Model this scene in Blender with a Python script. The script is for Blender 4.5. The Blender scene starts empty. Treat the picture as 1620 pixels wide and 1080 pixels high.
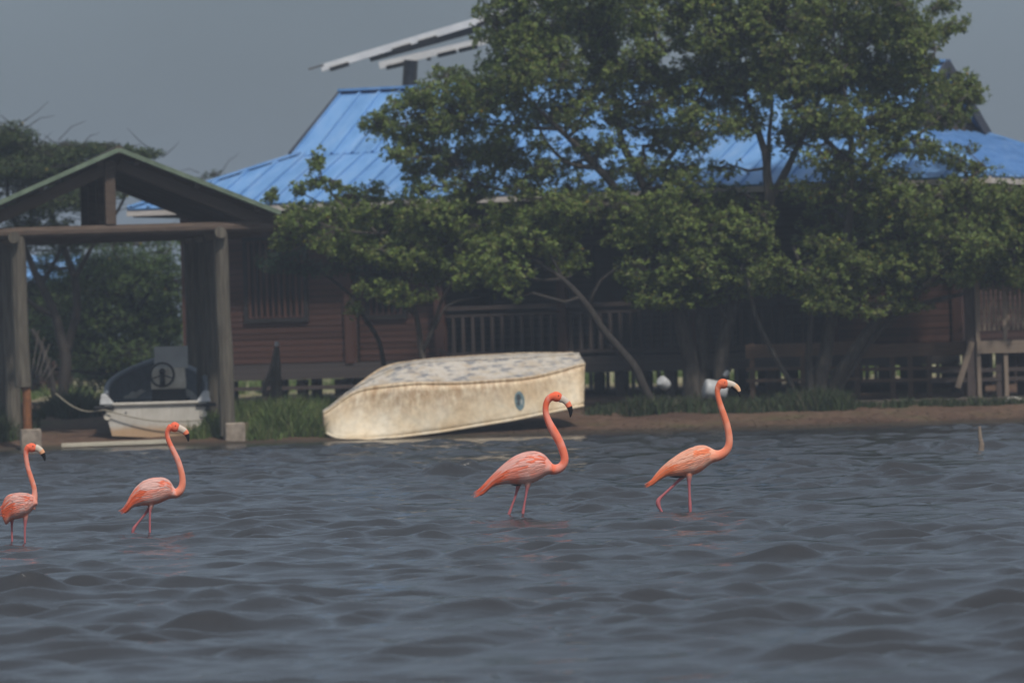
import bpy, bmesh, math, random
import numpy as np
from mathutils import Vector, Matrix, noise as mnoise

SC = bpy.context.scene
COL = SC.collection
R = math.radians
rng = np.random.default_rng(7)
random.seed(7)

# ------------------------------------------------------------------ camera, sky, sun, exposure
FPX, CAM_H = 8000.0, 1.85
PITCH, ROLL = 25.0 / 8000.0, R(1.6)
FW = Vector((0, math.cos(PITCH), -math.sin(PITCH)))
_r0 = Vector((1, 0, 0)); _u0 = Vector((0, math.sin(PITCH), math.cos(PITCH)))
RT = _r0 * math.cos(ROLL) - _u0 * math.sin(ROLL)
UP = _r0 * math.sin(ROLL) + _u0 * math.cos(ROLL)
cam_d = bpy.data.cameras.new('camera')
cam = bpy.data.objects.new('camera', cam_d); COL.objects.link(cam)
M = Matrix((RT, UP, -FW)).transposed().to_4x4(); M.translation = Vector((0, 0, CAM_H))
cam.matrix_world = M
cam_d.sensor_width = 36.0; cam_d.lens = 36.0 * FPX / 1620.0
cam_d.clip_start = 0.5; cam_d.clip_end = 3000
cam_d.dof.use_dof = True; cam_d.dof.focus_distance = 48.6; cam_d.dof.aperture_fstop = 3.0
SC.camera = cam

CLOUD_X = 0.7                            # where the cloud pattern lies
SUN_EL, SUN_AZ = R(53), R(157)          # azimuth clockwise from +Y: behind the camera, to the right
world = bpy.data.worlds.new('World'); SC.world = world; world.use_nodes = True
nt = world.node_tree; nt.nodes.clear()
wo = nt.nodes.new('ShaderNodeOutputWorld'); bg = nt.nodes.new('ShaderNodeBackground')
sky = nt.nodes.new('ShaderNodeTexSky'); sky.sky_type = 'NISHITA'; sky.sun_disc = False
sky.sun_elevation = SUN_EL; sky.sun_rotation = SUN_AZ; sky.air_density = 1.0; sky.dust_density = 4.0; sky.ozone_density = 1.0
veil = nt.nodes.new('ShaderNodeMixRGB'); veil.blend_type = 'MIX'; veil.inputs[0].default_value = 0.72
veil.inputs[2].default_value = (2.35, 2.90, 3.55, 1)     # even grey cloud over the blue
# an even cloud layer is brighter overhead than at the horizon
wtc = nt.nodes.new('ShaderNodeTexCoord'); wsx = nt.nodes.new('ShaderNodeSeparateXYZ'); wmr = nt.nodes.new('ShaderNodeMapRange')
wmr.inputs[1].default_value = 0.0; wmr.inputs[2].default_value = 1.0; wmr.inputs[3].default_value = 0.92; wmr.inputs[4].default_value = 2.6
wmx = nt.nodes.new('ShaderNodeMixRGB'); wmx.blend_type = 'MULTIPLY'; wmx.inputs[0].default_value = 1; wmx.inputs[1].default_value = (2.35, 2.90, 3.55, 1)
nt.links.new(wtc.outputs['Generated'], wsx.inputs[0]); nt.links.new(wsx.outputs[2], wmr.inputs[0]); nt.links.new(wmr.outputs[0], wmx.inputs[2]); 
wcl = nt.nodes.new('ShaderNodeTexNoise'); wcl.inputs['Scale'].default_value = 4.2; wcl.inputs['Detail'].default_value = 3; wcl.inputs['Roughness'].default_value = 0.45
wof = nt.nodes.new('ShaderNodeMapping'); wof.inputs['Location'].default_value = (CLOUD_X, 0.4, 1.3); wof.inputs['Scale'].default_value = (1, 1, 2.0)
wcr = nt.nodes.new('ShaderNodeMapRange'); wcr.inputs[1].default_value = 0.3; wcr.inputs[2].default_value = 0.7; wcr.inputs[3].default_value = 0.78; wcr.inputs[4].default_value = 1.2
wm2 = nt.nodes.new('ShaderNodeMixRGB'); wm2.blend_type = 'MULTIPLY'; wm2.inputs[0].default_value = 1
nt.links.new(wtc.outputs['Generated'], wof.inputs[0]); nt.links.new(wof.outputs[0], wcl.inputs['Vector']); nt.links.new(wcl.outputs['Fac'], wcr.inputs[0])
nt.links.new(wmx.outputs[0], wm2.inputs[1]); nt.links.new(wcr.outputs[0], wm2.inputs[2]); nt.links.new(wm2.outputs[0], veil.inputs[2])
nt.links.new(sky.outputs[0], veil.inputs[1]); nt.links.new(veil.outputs[0], bg.inputs[0])
bg.inputs[1].default_value = 0.085
nt.links.new(bg.outputs[0], wo.inputs[0])

sun_d = bpy.data.lights.new('sun', 'SUN'); sun_d.energy = 3.1; sun_d.angle = R(3.0); sun_d.color = (1.0, 0.93, 0.83)
sun = bpy.data.objects.new('sun', sun_d); COL.objects.link(sun)
sdir = Vector((math.sin(SUN_AZ) * math.cos(SUN_EL), math.cos(SUN_AZ) * math.cos(SUN_EL), math.sin(SUN_EL)))
sun.rotation_euler = sdir.to_track_quat('Z', 'Y').to_euler()
sun.location = (20, -20, 40)

SC.view_settings.view_transform = 'Standard'; SC.view_settings.look = 'None'
SC.view_settings.exposure = 0.0; SC.view_settings.gamma = 1.0; SC.view_settings.use_curve_mapping = False
SC.render.engine = 'CYCLES'
SC.cycles.use_denoising = True
SC.cycles.max_bounces = 7; SC.cycles.transparent_max_bounces = 8; SC.cycles.volume_bounces = 0
SC.cycles.sample_clamp_direct = 1.0; SC.cycles.sample_clamp_indirect = 3.0
SC.cycles.use_adaptive_sampling = True; SC.cycles.adaptive_threshold = 0.015

def W(px, py, D):
    """world point seen at photo pixel (px, py), D metres in front"""
    d = FW * FPX + RT * (px - 810) + UP * (540 - py)
    return Vector((0, 0, CAM_H)) + d * (D / d.y)

def PX(p):
    v = Vector(p) - Vector((0, 0, CAM_H)); k = FPX / v.dot(FW)
    return 810 + v.dot(RT) * k, 540 - v.dot(UP) * k

# ------------------------------------------------------------------ materials
def new_mat(name):
    m = bpy.data.materials.new(name); m.use_nodes = True
    n = m.node_tree; b = n.nodes['Principled BSDF']
    return m, n, b

def N(n, t, **kw):
    x = n.nodes.new(t)
    for k, v in kw.items(): setattr(x, k, v)
    return x

def ramp(n, src, stops):
    r = N(n, 'ShaderNodeValToRGB')
    els = r.color_ramp.elements
    while len(els) < len(stops): els.new(0.5)
    for e, (p, c) in zip(els, stops):
        e.position = p; e.color = (c[0], c[1], c[2], 1)
    n.links.new(src, r.inputs[0]); return r

def coords(n, scale=(1, 1, 1), kind='Object'):
    tc = N(n, 'ShaderNodeTexCoord'); mp = N(n, 'ShaderNodeMapping')
    mp.inputs['Scale'].default_value = scale
    n.links.new(tc.outputs[kind], mp.inputs[0]); return mp.outputs[0]

def noise_tex(n, vec, scale, detail=4, rough=0.55):
    t = N(n, 'ShaderNodeTexNoise'); t.inputs['Scale'].default_value = scale
    t.inputs['Detail'].default_value = detail; t.inputs['Roughness'].default_value = rough
    n.links.new(vec, t.inputs['Vector']); return t

def bump(n, b, src, strength, dist):
    bp = N(n, 'ShaderNodeBump'); bp.inputs['Strength'].default_value = strength; bp.inputs['Distance'].default_value = dist
    n.links.new(src, bp.inputs['Height']); n.links.new(bp.outputs[0], b.inputs['Normal'])

def simple(name, stops, rough=0.7, scale=(1, 1, 1), nscale=4, detail=5, bmp=0.0, bdist=0.01, spec=0.3, rand=0.0, metal=0.0):
    """colour from a noise through a ramp; rand shifts the value per object"""
    m, n, b = new_mat(name)
    v = coords(n, scale)
    t = noise_tex(n, v, nscale, detail)
    r = ramp(n, t.outputs['Fac'], stops)
    out = r.outputs[0]
    if rand:
        oi = N(n, 'ShaderNodeObjectInfo'); mr = N(n, 'ShaderNodeMapRange')
        mr.inputs[3].default_value = 1 - rand; mr.inputs[4].default_value = 1 + rand
        n.links.new(oi.outputs['Random'], mr.inputs[0])
        hs = N(n, 'ShaderNodeHueSaturation'); n.links.new(mr.outputs[0], hs.inputs['Value']); n.links.new(out, hs.inputs['Color'])
        out = hs.outputs[0]
    n.links.new(out, b.inputs['Base Color'])
    b.inputs['Roughness'].default_value = rough; b.inputs['Specular IOR Level'].default_value = spec; b.inputs['Metallic'].default_value = metal
    if bmp: bump(n, b, t.outputs['Fac'], bmp, bdist)
    return m

def attr_mat(name, rough=0.6, spec=0.3, translucent=0.0, streak=None):
    m, n, b = new_mat(name)
    a = N(n, 'ShaderNodeAttribute'); a.attribute_name = 'col'
    n.links.new(a.outputs['Color'], b.inputs['Base Color'])
    b.inputs['Roughness'].default_value = rough; b.inputs['Specular IOR Level'].default_value = spec
    if streak:
        v = coords(n, streak); t = noise_tex(n, v, 10, 4); bump(n, b, t.outputs['Fac'], 0.35, 0.004)
    if translucent:
        tr = N(n, 'ShaderNodeBsdfTranslucent'); mx = N(n, 'ShaderNodeMixShader'); mx.inputs[0].default_value = translucent
        n.links.new(a.outputs['Color'], tr.inputs[0])
        n.links.new(b.outputs[0], mx.inputs[1]); n.links.new(tr.outputs[0], mx.inputs[2])
        n.links.new(mx.outputs[0], n.nodes['Material Output'].inputs['Surface'])
    return m

MT = {}
MT['log'] = simple('weathered log', [(0.25, (0.05, 0.042, 0.034)), (0.6, (0.11, 0.098, 0.078)), (0.85, (0.17, 0.155, 0.125))], 0.85, (9, 9, 0.8), 3, 6, 0.5, 0.01, rand=0.2)
MT['beam'] = simple('dark brown timber', [(0.25, (0.045, 0.032, 0.026)), (0.7, (0.10, 0.072, 0.055))], 0.8, (1.2, 8, 8), 3, 6, 0.4, 0.008, rand=0.15)
MT['rust'] = simple('rusty pipe', [(0.3, (0.12, 0.05, 0.022)), (0.7, (0.24, 0.10, 0.042))], 0.9, (1, 1, 1), 14, 5, 0.3, 0.005)
MT['concrete'] = simple('worn concrete', [(0.3, (0.16, 0.13, 0.105)), (0.7, (0.32, 0.27, 0.22))], 0.9, (1, 1, 1), 9, 6, 0.5, 0.01)
MT['plank'] = simple('red brown board', [(0.25, (0.040, 0.019, 0.015)), (0.75, (0.098, 0.046, 0.034))], 0.75, (0.7, 9, 9), 3, 6, 0.3, 0.004, rand=0.22)
MT['dkplank'] = simple('grey brown board', [(0.25, (0.04, 0.034, 0.034)), (0.75, (0.085, 0.07, 0.066))], 0.8, (0.7, 9, 9), 3, 6, 0.3, 0.004, rand=0.22)
MT['rail'] = simple('grey brown railing wood', [(0.25, (0.035, 0.027, 0.026)), (0.75, (0.085, 0.064, 0.058))], 0.8, (5, 5, 2), 3, 6, 0.3, 0.004, rand=0.2)
MT['pale_wood'] = simple('bleached wood', [(0.25, (0.13, 0.10, 0.08)), (0.75, (0.25, 0.2, 0.155))], 0.85, (2, 8, 8), 3, 6, 0.3, 0.004, rand=0.15)
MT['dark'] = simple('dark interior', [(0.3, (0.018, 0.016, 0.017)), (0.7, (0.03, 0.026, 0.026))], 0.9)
MT['fascia'] = simple('weathered white gutter', [(0.25, (0.42, 0.38, 0.35)), (0.7, (0.62, 0.58, 0.55))], 0.6, (1.0, 6, 6), 3, 5, 0.1, 0.004)
MT['rooftrim'] = simple('dark blue trim', [(0.3, (0.03, 0.034, 0.05)), (0.7, (0.045, 0.05, 0.07))], 0.6)
MT['blue_roof'] = simple('blue painted sheet metal', [(0.25, (0.092, 0.215, 0.43)), (0.5, (0.13, 0.275, 0.52)), (0.75, (0.20, 0.33, 0.54))], 0.55, (2.6, 0.7, 0.7), 1.6, 7, 0.05, 0.01, spec=0.35, rand=0.08)
MT['green_roof'] = simple('faded green corrugated metal', [(0.25, (0.09, 0.125, 0.088)), (0.7, (0.17, 0.22, 0.16))], 0.6, (2, 2, 2), 3, 6, 0.1, 0.005, rand=0.1)
MT['hull_white'] = None
MT['grey_in'] = simple('dark grey boat lining', [(0.3, (0.075, 0.083, 0.095)), (0.7, (0.115, 0.125, 0.14))], 0.6, (2, 2, 2), 3, 5)
MT['gunwale'] = simple('blue grey gunwale', [(0.3, (0.12, 0.14, 0.16)), (0.7, (0.19, 0.21, 0.24))], 0.5, (2, 2, 2), 5, 5)
MT['cream'] = simple('stained cream gelcoat', [(0.25, (0.42, 0.38, 0.31)), (0.7, (0.6, 0.56, 0.48))], 0.5, (2, 2, 2), 4, 5)
MT['acrylic'] = simple('hazed acrylic', [(0.3, (0.26, 0.265, 0.26)), (0.7, (0.34, 0.345, 0.34))], 0.35, nscale=3)
MT['black'] = simple('black plastic', [(0.3, (0.012, 0.012, 0.013)), (0.7, (0.02, 0.02, 0.022))], 0.5)
MT['white_plastic'] = simple('white plastic', [(0.3, (0.34, 0.345, 0.35)), (0.7, (0.50, 0.51, 0.52))], 0.5, nscale=6)
MT['white_plank'] = simple('pale plank', [(0.3, (0.36, 0.33, 0.26)), (0.7, (0.52, 0.48, 0.39))], 0.7, (0.8, 8, 8), 4, 5, 0.2, 0.004)
MT['alum'] = simple('pale aluminium', [(0.3, (0.55, 0.56, 0.58)), (0.7, (0.68, 0.69, 0.70))], 0.45, nscale=4, metal=0.0)
MT['panel_under'] = simple('white panel backsheet', [(0.3, (0.48, 0.49, 0.50)), (0.7, (0.6, 0.6, 0.6))], 0.6)
MT['panel_cell'] = simple('solar cells', [(0.3, (0.012, 0.016, 0.035)), (0.7, (0.02, 0.025, 0.05))], 0.15, spec=0.5)
MT['mast'] = simple('dark steel mast', [(0.3, (0.07, 0.07, 0.075)), (0.7, (0.12, 0.115, 0.11))], 0.6, nscale=5)
MT['rope'] = simple('old rope', [(0.3, (0.2, 0.18, 0.14)), (0.7, (0.32, 0.29, 0.23))], 0.9, nscale=40)
MT['bark'] = simple('grey brown bark', [(0.25, (0.036, 0.03, 0.025)), (0.55, (0.072, 0.062, 0.053)), (0.8, (0.12, 0.105, 0.09))], 0.9, (3, 3, 0.9), 6, 6, 0.6, 0.02)
MT['dark_bark'] = simple('dark bark', [(0.25, (0.02, 0.017, 0.016)), (0.75, (0.05, 0.043, 0.038))], 0.9, (3, 3, 0.9), 6, 6, 0.6, 0.02)
MT['stone'] = simple('grey stone', [(0.25, (0.035, 0.028, 0.024)), (0.7, (0.085, 0.068, 0.056))], 0.9, (1, 1, 1), 5, 6, 0.6, 0.03, rand=0.2)
MT['leaf'] = attr_mat('leaves', 0.55, 0.3, 0.4)
MT['grass'] = attr_mat('grass blades', 0.6, 0.25, 0.25)
MT['bird'] = attr_mat('flamingo plumage', 0.75, 0.15, 0.0, (30, 30, 60))
MT['feather'] = attr_mat('flamingo feathers', 0.75, 0.12, 0.15)
MT['beak'] = attr_mat('flamingo beak', 0.45, 0.3)
MT['flake'] = attr_mat('dry shore debris', 0.9, 0.1)

# ------------------------------------------------------------------ mesh helpers
class MB:
    def __init__(s): s.v = []; s.f = []; s.mi = []; s.c = []
    def add(s, vs, fs, mi=0, col=None):
        o = len(s.v); s.v += [Vector(v) for v in vs]; s.f += [tuple(i + o for i in f) for f in fs]; s.mi += [mi] * len(fs)
        if col is not None: s.c += [col] * len(vs)
    def box(s, c, size, rot=None, mi=0, bev=0.0):
        hx, hy, hz = size[0] / 2, size[1] / 2, size[2] / 2
        vs = [Vector((x, y, z)) for x in (-hx, hx) for y in (-hy, hy) for z in (-hz, hz)]
        if rot is not None: vs = [rot @ v for v in vs]
        vs = [v + Vector(c) for v in vs]
        s.add(vs, [(0, 1, 3, 2), (4, 6, 7, 5), (0, 4, 5, 1), (2, 3, 7, 6), (0, 2, 6, 4), (1, 5, 7, 3)], mi)
    def bar(s, a, b, w, h, mi=0, up=(0, 0, 1)):
        a, b = Vector(a), Vector(b); d = b - a; L = d.length; x = d / L
        y = Vector(up).cross(x)
        if y.length < 1e-4: y = Vector((0, 1, 0)).cross(x)
        y.normalize(); z = x.cross(y)
        m = Matrix((x, y, z)).transposed()
        s.box((a + b) / 2, (L, w, h), m, mi)
    def tube(s, pts, rad, n=8, mi=0, cap=True, squash=None, col=None):
        pts = [Vector(p) for p in pts]
        if not hasattr(rad, '__len__'): rad = [rad] * len(pts)
        o = len(s.v); prev = None
        for i, p in enumerate(pts):
            t = (pts[min(i + 1, len(pts) - 1)] - pts[max(i - 1, 0)])
            t = t.normalized() if t.length > 1e-9 else Vector((0, 0, 1))
            if prev is None:
                a = Vector((0, 1, 0)) if abs(t.y) < 0.9 else Vector((1, 0, 0))
                u = t.cross(a).normalized()
            else:
                u = prev - t * prev.dot(t); u = u.normalized() if u.length > 1e-6 else t.orthogonal().normalized()
            prev = u; w = t.cross(u)
            for k in range(n):
                an = 2 * math.pi * k / n
                off = u * math.cos(an) * rad[i] + w * math.sin(an) * rad[i]
                s.v.append(p + off)
                if col is not None: s.c.append(col)
        for i in range(len(pts) - 1):
            for k in range(n):
                k2 = (k + 1) % n
                s.f.append((o + i * n + k, o + i * n + k2, o + (i + 1) * n + k2, o + (i + 1) * n + k)); s.mi.append(mi)
        if cap:
            s.f.append(tuple(o + k for k in reversed(range(n)))); s.mi.append(mi)
            s.f.append(tuple(o + (len(pts) - 1) * n + k for k in range(n))); s.mi.append(mi)
    def loft(s, rings, close=True, cap0=True, cap1=True, mi=0):
        o = len(s.v); n = len(rings[0])
        for r in rings: s.v += [Vector(p) for p in r]
        m = n if close else n - 1
        for i in range(len(rings) - 1):
            for k in range(m):
                k2 = (k + 1) % n
                s.f.append((o + i * n + k, o + i * n + k2, o + (i + 1) * n + k2, o + (i + 1) * n + k)); s.mi.append(mi)
        if cap0: s.f.append(tuple(o + k for k in reversed(range(n)))); s.mi.append(mi)
        if cap1: s.f.append(tuple(o + (len(rings) - 1) * n + k for k in range(n))); s.mi.append(mi)
    def mesh(s, name, mats, smooth=False, origin=None):
        me = bpy.data.meshes.new(name)
        o = Vector(origin) if origin is not None else Vector((0, 0, 0))
        me.from_pydata([v - o for v in s.v], [], s.f)
        if not isinstance(mats, (list, tuple)): mats = [mats]
        for m in mats: me.materials.append(m)
        if len(mats) > 1: me.polygons.foreach_set('material_index', s.mi)
        if s.c and len(s.c) == len(s.v):
            a = me.color_attributes.new('col', 'FLOAT_COLOR', 'POINT')
            a.data.foreach_set('color', np.array([(c[0], c[1], c[2], 1) for c in s.c], dtype=np.float32).ravel())
        if smooth is True: me.polygons.foreach_set('use_smooth', [True] * len(me.polygons))
        me.update()
        if smooth == 'auto': me.shade_auto = None
        return me
    def build(s, name, mats, parent=None, smooth=False, bevel=0.0, world=False):
        """world=True: the vertices are world coordinates and the parent is unrotated"""
        org = parent.matrix_basis.translation if (world and parent is not None) else None
        if smooth == 'auto': smooth = False
        me = s.mesh(name, mats, smooth, org)
        o = bpy.data.objects.new(name, me); COL.objects.link(o)
        if parent is not None: o.parent = parent
        if bevel:
            b = o.modifiers.new('bevel', 'BEVEL'); b.width = bevel; b.segments = 1; b.limit_method = 'ANGLE'
        return o

def thing(name, label, cat, loc=(0, 0, 0), rz=0.0, group=None):
    o = bpy.data.objects.new(name, None); COL.objects.link(o)
    o.location = loc; o.rotation_euler = (0, 0, rz); o.empty_display_size = 0.2
    tag(o, label, cat, group); return o
def tag(o, label=None, cat=None, group=None, kind=None):
    if label: o['label'] = label
    if cat: o['category'] = cat
    if group: o['group'] = group
    if kind: o['kind'] = kind
    return o

_shared = {}
def piece(name, parent, a, b, w, h, mat, bev=0.006, up=(0, 0, 1)):
    """a bar from a to b (parent coordinates) as an object of its own, sharing one bevelled unit mesh per material and kind"""
    key = (name, mat.name)
    a, b = Vector(a), Vector(b); d = b - a; L = d.length; x = d / L
    y = Vector(up).cross(x)
    if y.length < 1e-4: y = Vector((0, 1, 0)).cross(x)
    y.normalize(); z = x.cross(y)
    if key not in _shared:
        mb = MB(); mb.box((0, 0, 0), (1, 1, 1)); _shared[key] = mb.mesh(name, mat)
    o = bpy.data.objects.new(name, _shared[key]); COL.objects.link(o); o.parent = parent
    m = Matrix((x, y, z)).transposed().to_4x4() @ Matrix.Diagonal((L, w, h, 1)); m.translation = (a + b) / 2
    o.matrix_basis = m
    return o
def log_piece(name, parent, a, b, r, mat, n=10, taper=0.9):
    mb = MB(); a, b = Vector(a), Vector(b); pts = [a.lerp(b, t) for t in np.linspace(0, 1, 6)]
    rr = [r * (1 + (taper - 1) * t) * (1 + random.uniform(-.03, .03)) for t in np.linspace(0, 1, 6)]
    j = r * 0.08
    pts = [pts[0]] + [p + Vector((random.uniform(-j, j), random.uniform(-j, j), 0)) for p in pts[1:-1]] + [pts[-1]]
    mb.tube(pts, rr, n)
    return mb.build(name, mat, parent, smooth=False)

def quads_mesh(name, P, C, mat, parent=None, origin=None, smooth=False):
    """P (N,4,3) quads, C (N,3) colours -> one object, numpy fast"""
    n = P.shape[0]; me = bpy.data.meshes.new(name)
    V = P.reshape(-1, 3).astype(np.float32)
    if origin is not None: V = V - np.array(origin, dtype=np.float32)
    me.vertices.add(n * 4); me.vertices.foreach_set('co', V.ravel())
    me.loops.add(n * 4); me.loops.foreach_set('vertex_index', np.arange(n * 4, dtype=np.int32))
    me.polygons.add(n); me.polygons.foreach_set('loop_start', np.arange(0, n * 4, 4, dtype=np.int32))
    me.update(calc_edges=True)
    a = me.color_attributes.new('col', 'FLOAT_COLOR', 'POINT')
    cc = np.ones((n, 4, 4), dtype=np.float32); cc[:, :, :3] = C[:, None, :]
    a.data.foreach_set('color', cc.ravel())
    me.materials.append(mat); me.validate()
    o = bpy.data.objects.new(name, me); COL.objects.link(o)
    if parent is not None: o.parent = parent
    return o
# ------------------------------------------------------------------ ground
def ground_z(x, y):
    """height of the land: beach at the shoreline, a low bank, then flat"""
    sh = 84.75 + 0.22 * math.sin(x * 0.55 + 1.0) + 0.12 * math.sin(x * 1.7)
    if x > -2.2: sh += 0.25 * min(1, (x + 2.2) / 2)
    t = y - sh
    if t < 0: z = t * 0.16
    elif t < 2.2: z = t * 0.10
    elif t < 8: z = 0.22 + (t - 2.2) * 0.045
    else: z = 0.48 + min((t - 8) * 0.002, 0.3)
    if t > -1: z += 0.035 * mnoise.noise(Vector((x * 1.3, y * 1.3, 0))) + 0.02 * mnoise.noise(Vector((x * 5, y * 5, 3)))
    return max(z, -1.2)

def grid_axis(lo, hi, step, far_lo, far_hi, g=1.25):
    a = list(np.arange(lo, hi + step * .5, step)); s = step
    while a[-1] < far_hi: s *= g; a.append(a[-1] + s)
    s = step
    while a[0] > far_lo: s *= g; a.insert(0, a[0] - s)
    return np.array(a)

def grid_object(name, xs, ys, Z, mat):
    nx, ny = len(xs), len(ys); me = bpy.data.meshes.new(name)
    X, Y = np.meshgrid(xs, ys) if not isinstance(Z, tuple) else (None, None)
    if isinstance(Z, tuple): X, Y, Z = Z
    V = np.stack([X, Y, Z], -1).reshape(-1, 3).astype(np.float32)
    me.vertices.add(nx * ny); me.vertices.foreach_set('co', V.ravel())
    i = np.arange(nx * ny).reshape(ny, nx)
    F = np.stack([i[:-1, :-1], i[:-1, 1:], i[1:, 1:], i[1:, :-1]], -1).reshape(-1, 4).astype(np.int32)
    n = len(F); me.loops.add(n * 4); me.loops.foreach_set('vertex_index', F.ravel())
    me.polygons.add(n); me.polygons.foreach_set('loop_start', np.arange(0, n * 4, 4, dtype=np.int32))
    me.polygons.foreach_set('use_smooth', np.ones(n, dtype=bool))
    me.update(calc_edges=True); me.materials.append(mat)
    o = bpy.data.objects.new(name, me); COL.objects.link(o); return o

m, n, b = new_mat('sandy bank')
v = coords(n); t1 = noise_tex(n, v, 0.55, 6, 0.6); t2 = noise_tex(n, v, 7, 6, 0.65)
r1 = ramp(n, t1.outputs['Fac'], [(0.35, (0.085, 0.055, 0.042)), (0.55, (0.13, 0.09, 0.066)), (0.68, (0.10, 0.095, 0.05))])
r2 = ramp(n, t2.outputs['Fac'], [(0.3, (0.55, 0.5, 0.46)), (0.7, (1.15, 1.05, 0.98))])
mx = N(n, 'ShaderNodeMixRGB', blend_type='MULTIPLY'); mx.inputs[0].default_value = 1
n.links.new(r1.outputs[0], mx.inputs[1]); n.links.new(r2.outputs[0], mx.inputs[2])
# far land behind the house is dry pale sand
sx = N(n, 'ShaderNodeSeparateXYZ'); n.links.new(v, sx.inputs[0])
mr = N(n, 'ShaderNodeMapRange'); mr.inputs[1].default_value = 104; mr.inputs[2].default_value = 112; n.links.new(sx.outputs[1], mr.inputs[0])
r3 = ramp(n, t1.outputs['Fac'], [(0.4, (0.33, 0.27, 0.18)), (0.6, (0.20, 0.2, 0.09))])
mx2 = N(n, 'ShaderNodeMixRGB'); n.links.new(mr.outputs[0], mx2.inputs[0]); n.links.new(mx.outputs[0], mx2.inputs[1]); n.links.new(r3.outputs[0], mx2.inputs[2])
# wet mud along the waterline
wz = N(n, 'ShaderNodeMath', operation='MULTIPLY_ADD'); n.links.new(t2.outputs['Fac'], wz.inputs[0]); wz.inputs[1].default_value = -.08; n.links.new(sx.outputs[2], wz.inputs[2])
wr_ = N(n, 'ShaderNodeMapRange'); wr_.inputs[1].default_value = -.015; wr_.inputs[2].default_value = .03; wr_.inputs[3].default_value = .75; wr_.inputs[4].default_value = 0; n.links.new(wz.outputs[0], wr_.inputs[0])
mx3 = N(n, 'ShaderNodeMixRGB'); n.links.new(wr_.outputs[0], mx3.inputs[0]); n.links.new(mx2.outputs[0], mx3.inputs[1]); mx3.inputs[2].default_value = (.032, .03, .022, 1)
n.links.new(mx3.outputs[0], b.inputs['Base Color']); b.inputs['Roughness'].default_value = 0.95; b.inputs['Specular IOR Level'].default_value = 0.15
bump(n, b, t2.outputs['Fac'], 0.5, 0.03)
MT['ground'] = m
gx = grid_axis(-14, 14, 0.16, -420, 420, 1.35); gy = grid_axis(80, 112, 0.16, -60, 480, 1.35)
GZ = np.array([[ground_z(float(x), float(y)) for x in gx] for y in gy])
g = grid_object('ground', gx, gy, GZ, MT['ground']); tag(g, kind='structure')

# ------------------------------------------------------------------ water
m, n, b = new_mat('lagoon water')
b.inputs['Base Color'].default_value = (0.034, 0.035, 0.039, 1)
b.inputs['Roughness'].default_value = 0.05; b.inputs['IOR'].default_value = 1.333; b.inputs['Specular IOR Level'].default_value = 0.5
v = coords(n, (0.55, 1.6, 1)); t = noise_tex(n, v, 5.5, 5, 0.6); bump(n, b, t.outputs['Fac'], 0.35, 0.035)
MT['water'] = m
wx = grid_axis(-10.5, 10.5, 0.072, -420, 420, 1.3); wy = list(np.arange(23, 40, 0.036)) + list(np.arange(40, 60, .042)) + list(np.arange(60, 87, .056))
s_ = .05
while wy[0] > -80: s_ *= 1.3; wy.insert(0, wy[0] - s_)
wy = np.array(wy + [87.5, 88.5])
X, Y = np.meshgrid(wx, wy)
# the mesh is finer nearer the camera: its columns fan out with distance
X = np.where(np.abs(X) < 10.5, X * np.clip(Y / 86, .28, 1), np.sign(X) * (10.5 * np.clip(Y / 86, .28, 1) + (np.abs(X) - 10.5)))
dx = np.abs(X) - 10.5 * np.clip(Y / 86, .28, 1); fade = np.clip(1 - dx / 40, 0, 1) * np.clip(1 - (22 - Y) / 60, 0, 1)
shore_fade = np.clip((85.0 - Y) / 6.0, 0.12, 1)
Zw = np.zeros_like(X); DX = np.zeros_like(X); DY = np.zeros_like(X)
wr = np.random.default_rng(11)
# patches of stronger and weaker chop (gusts)
gust = np.ones_like(X)
for k in range(7):
    a = wr.uniform(0, 2 * math.pi); kk = 2 * math.pi / wr.uniform(3.5, 11)
    gust += 0.12 * np.sin(kk * (X * math.cos(a) + 0.6 * Y * math.sin(a)) + wr.uniform(0, 6.28))
gust = np.clip(gust, 0.35, 1.7)
patch = np.zeros_like(X)                    # short steep chop comes in groups with smoother water between
for k in range(14):
    a = wr.uniform(0, 2 * math.pi); kk = 2 * math.pi / wr.uniform(1.3, 3.6)
    patch += np.sin(kk * (X * math.cos(a) * .75 + Y * math.sin(a)) + wr.uniform(0, 6.28))
patch = np.clip(0.66 + 0.22 * patch, 0.35, 1.05)
NW = 90
for k in range(NW):
    lam = 0.24 * (2.6 / 0.24) ** ((k + 0.5) / NW)
    a = R(-90) + R(18) + wr.normal(0, R(24))
    kx, ky = math.cos(a) * 2 * math.pi / lam, math.sin(a) * 2 * math.pi / lam
    ph = wr.uniform(0, 6.28)
    steep = 0.032 * (0.75 + 0.5 * wr.random()) * float(np.interp(lam, [.2, .35, .5, .9, 1.3, 2.6], [1.9, 2.2, 1.95, 1.2, .6, .25]))
    amp = steep * lam / (2 * math.pi)
    th = kx * X + ky * Y + ph
    if lam < .95: amp = amp * patch
    s_, c_ = np.sin(th), np.cos(th)
    Zw += amp * s_; DX += amp * math.cos(a) * c_; DY += amp * math.sin(a) * c_
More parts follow.
